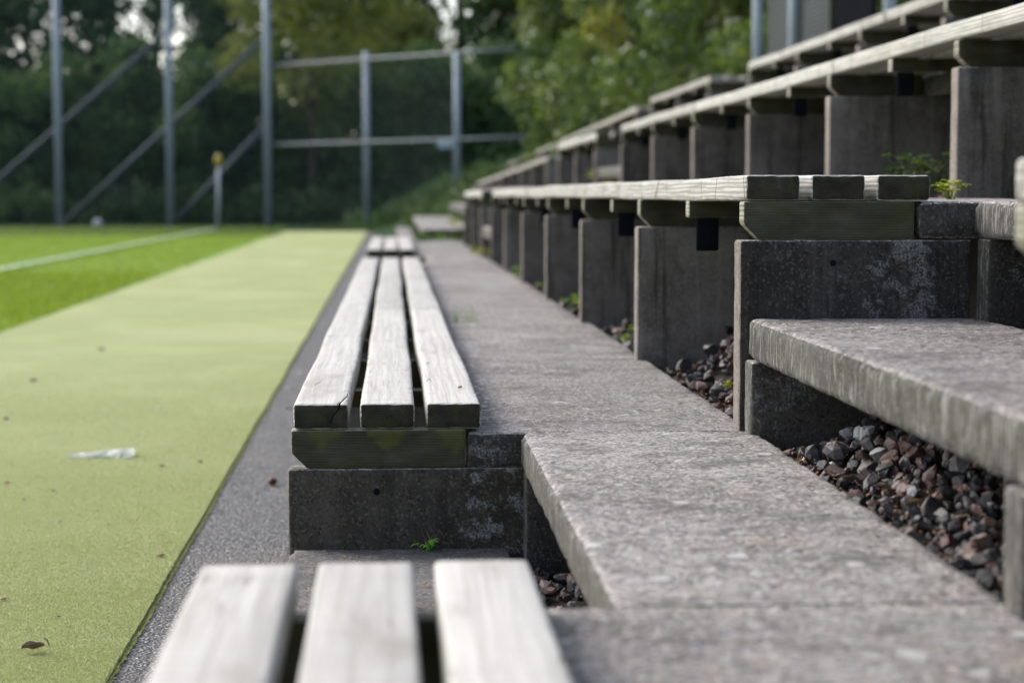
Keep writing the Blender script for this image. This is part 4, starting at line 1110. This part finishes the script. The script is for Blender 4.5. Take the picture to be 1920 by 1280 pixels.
def tree(name, x, y, h, cr, zlow, nclump, nleaf, leaf, mat, label, seed, cat='tree', group=None, trunk_r=0.14, csize=(0.35, 0.8), dead_dark=False):
    rr = random.Random(seed); z0 = height(x, y)
    root = tag(empty(name, (x, y, z0)), label, cat, group)
    cl = []
    for i in range(nclump):
        t = rr.random() ** 0.85; zz = zlow + (h - zlow) * t
        prof = math.sin(math.pi * min(1, 0.22 + 0.78 * t)) ** 0.6 * cr
        a = rr.uniform(0, 6.28); rd = prof * math.sqrt(rr.uniform(0.15, 1))
        cl.append((math.cos(a) * rd, math.sin(a) * rd, zz, rr.uniform(*csize)))
    link('crown', crown_mesh('crown', cl, nleaf, leaf, seed), root.location, root, mat)
    V = []; Fa = []
    bend = rr.uniform(-0.3, 0.3)
    pts = [Vector((bend * (q / 5) ** 2, 0.1 * q / 5, -0.2 + (h * 0.85 + 0.2) * q / 5)) for q in range(6)]
    tube(V, Fa, pts, [trunk_r * (1 - 0.16 * q) for q in range(6)], 8)
    for c in rr.sample(cl, min(9, len(cl))):
        zb = max(0.3, min(h * 0.7, c[2] - rr.uniform(0.3, 1.0)))
        b0 = Vector((bend * (zb / h) ** 2, 0, zb)); e = Vector(c[:3])
        tube(V, Fa, [b0, b0.lerp(e, 0.5) + Vector((0, 0, -0.05)), e], [trunk_r * 0.4, trunk_r * 0.25, trunk_r * 0.08], 5)
    link('trunk', mesh_np('trunk', V, Fa, None, True), root.location, root, M_BARK)
    return root

rr = random.Random(77)
# dense understorey right behind the end fence
kinds = ['dark rounded shrub', 'dark tall shrub', 'dark dense shrub', 'shaded hazel shrub']
shr = [(-14.5, 49.5, 4.0), (-12.2, 49.0, 3.7), (-10.2, 49.6, 4.1), (-8.2, 48.8, 3.6), (-6.4, 49.4, 3.9), (-4.6, 48.7, 3.7), (-2.8, 49.3, 3.9), (-0.9, 48.4, 3.2), (0.9, 48.9, 3.4), (2.7, 48.2, 2.9), (4.6, 48.8, 3.3), (6.6, 48.0, 3.4), (8.6, 48, 4)]
pos = ['at the far left end of the undergrowth', 'second from the left', 'third from the left', 'fourth from the left', 'fifth from the left', 'left of the corner post', 'right of the corner post', 'behind the tall end post',
       'behind the low fence', 'between the two low fence posts', 'behind the last low fence post', 'behind the far end of the stand', 'at the far right end of the undergrowth']
for i, (x, y, h) in enumerate(shr):
    tree('shrub', x, y, h, 1.45, 0.25, 34, 7500, 0.085, L_DARK, f'{kinds[i % 4]} behind the fence, {pos[i]}', 200 + i, 'shrub', 'undergrowth shrubs behind the end fence', 0.05, (0.35, 0.65))
# tall trees behind: broken canopy with sky gaps
tt = [(-16.5, 56, 10.5, 3.0), (-13.0, 57, 11, 2.9), (-9.8, 55.5, 10, 2.7), (-6.6, 57, 11, 3.0), (-3.4, 58, 11, 2.8), (-0.6, 58.5, 10, 2.0), (4.6, 56, 10.5, 2.7), (2.1, 60, 11, 2.2), (7.8, 57, 11, 3.0), (11, 56, 11, 3.2)]
tp = ['leftmost of the far row', 'left of the first fence post', 'behind the first fence post', 'behind the second fence post', 'behind the olive tree', 'just right of the olive tree', 'behind the last low fence post', 'the sparse one in the bright sky gap', 'behind the sunlit bushes', 'rightmost of the far row']
for i, (x, y, h, cr) in enumerate(tt):
    h *= 0.85
    tree('deciduous_tree', x, y, h, cr, 2.0, 220, 9000 if x == 2.1 else 21000, 0.10, L_DARK, f'tall dark tree with broken canopy, {tp[i]}', 300 + i, 'tree', 'tall dark trees behind the field', 0.2, (0.28, 0.58))
# ivy and nettles at the foot of the shrubs
rc = random.Random(31)
cl = [(x + rc.uniform(-.2, .2), rc.uniform(46.2, 48.0), height(x, 47) + rc.uniform(0.0, 0.55), rc.uniform(0.3, 0.5)) for x in np.arange(-17, 10, 0.11)]
cl += [(rc.uniform(-0.9, 6), rc.uniform(41.0, 46), 0, rc.uniform(0.2, 0.35)) for i in range(160)]
cl = [(a, b, c if c else height(a, b) + 0.1, r) for a, b, c, r in cl]
tag(link('ground_cover', crown_mesh('ground_cover', cl, 42000, 0.07, 61), mats=L_DARK), 'low dark ivy and nettles along the foot of the shrubs', 'ground cover', kind='stuff')
cl = []
for i in range(330):
    x, y = rc.uniform(0.3, 4.0), rc.uniform(20, 42)
    if x > 0.95 + (0.02 * (y - 20)) or (y > 31 and x > 0.2): cl.append((x, y, height(x, y) + rc.uniform(-0.03, 0.08), rc.uniform(0.08, 0.22)))
tag(link('nettles', crown_mesh('nettles', cl, 24000, 0.045, 62), mats=L_OLIVED), 'rough dark nettles and tall weeds covering the far bank', 'weeds', kind='stuff')
# far wood that closes the view low down
cl = []
rw_ = random.Random(5)
for i in range(420):
    x = rw_.uniform(-40, 34); cl.append((x, rw_.uniform(64, 72), height(x, 68) + rw_.uniform(0.0, 3.2), rw_.uniform(0.6, 1.3)))
for x in np.arange(-40, 35, 0.55): cl.append((x, 70, height(x, 70) + rw_.uniform(0.3, 2.4), 1.0))
tag(link('distant_wood', crown_mesh('distant_wood', cl, 60000, 0.2, 6), mats=L_DARK), 'dark far wood closing the view behind all the trees', 'wood', kind='stuff')
# olive, sunlit trees
tree('olive_tree', -1.85, 47.6, 7.5, 1.75, 2.7, 60, 13000, 0.075, L_OLIVE, 'sunlit yellow green tree behind the tall end post', 401, 'tree', None, 0.12)
tree('olive_tree', 0.1, 51.8, 5.0, 1.6, 1.5, 40, 9000, 0.08, L_OLIVE, 'dull olive tree above the low fence rail', 402, 'tree', None, 0.12)
# bushes on the bank to the right
bb = [(2.85, 31.0, 4.6, 0.85, 'leftmost green bush on the bank, above the far benches', L_GREEN), (3.15, 27.0, 5.2, 1.05, 'tall fresh green bush on the bank, second from the left', L_GREEN), (3.7, 23.5, 5.2, 1.1, 'tall fresh green bush on the bank beside the steel post', L_GREEN),
      (4.6, 20.5, 5.2, 1.3, 'green bush behind the wind netting', L_GREEN), (5.4, 27.5, 6.2, 1.8, 'large green tree on the bank behind the bushes', L_GREEN), (4.4, 33, 5.6, 1.9, 'big shaded bush on the bank behind the leftmost one', L_DARK), (6.0, 16.5, 5.5, 1.6, 'green bush at the upper right corner', L_GREEN)]
for i, (x, y, h, cr, lab, mt) in enumerate(bb):
    tree('bush', x, y, h - height(x, y), cr, 0.1, 42, 13000, 0.055, mt, lab, 500 + i, 'bush', 'bushes on the bank behind the stand', 0.05, (0.24, 0.52))
q = at(1125, 62, Y=25.6)
cl = [(0, 0, 0, 0.20), (0.14, 0, -0.14, 0.16), (-0.08, 0.05, 0.14, 0.15), (0.24, 0, 0.04, 0.15), (0.12, 0, 0.24, 0.14)]
tag(link('golden_branch', crown_mesh('golden_branch', cl, 300, 0.045, 9), q, None, L_GOLD), 'patch of golden autumn leaves in the tall green bush', 'leafy branch')
# green plants around the far bank
rng = np.random.default_rng(12)
n = 26000
X = rng.uniform(-1.6, 3.2, n); Y = rng.uniform(18.7, 45, n)
keep = (X > 0.28 + 0 * Y) | (Y > 39.8)
X, Y = X[keep], Y[keep]; n = len(X)
Z = np.array([height(a, b) for a, b in zip(X, Y)])
a = rng.uniform(0, 6.28, n); h = rng.uniform(0.03, 0.10, n); w = 0.012
tip = np.stack([X + rng.normal(0, .03, n), Y + rng.normal(0, .03, n), Z + h], 1)
b0 = np.stack([X - np.cos(a) * w, Y - np.sin(a) * w, Z], 1); b1 = np.stack([X + np.cos(a) * w, Y + np.sin(a) * w, Z], 1)
rg_ = tag(link('rough_grass', mesh_np('rough_grass', np.stack([b0, b1, tip], 1).reshape(-1, 3), np.arange(n * 3).reshape(-1, 3)), mats=L_ROUGH), 'rough green grass on the far bank beside the bare slabs', 'grass', kind='stuff')
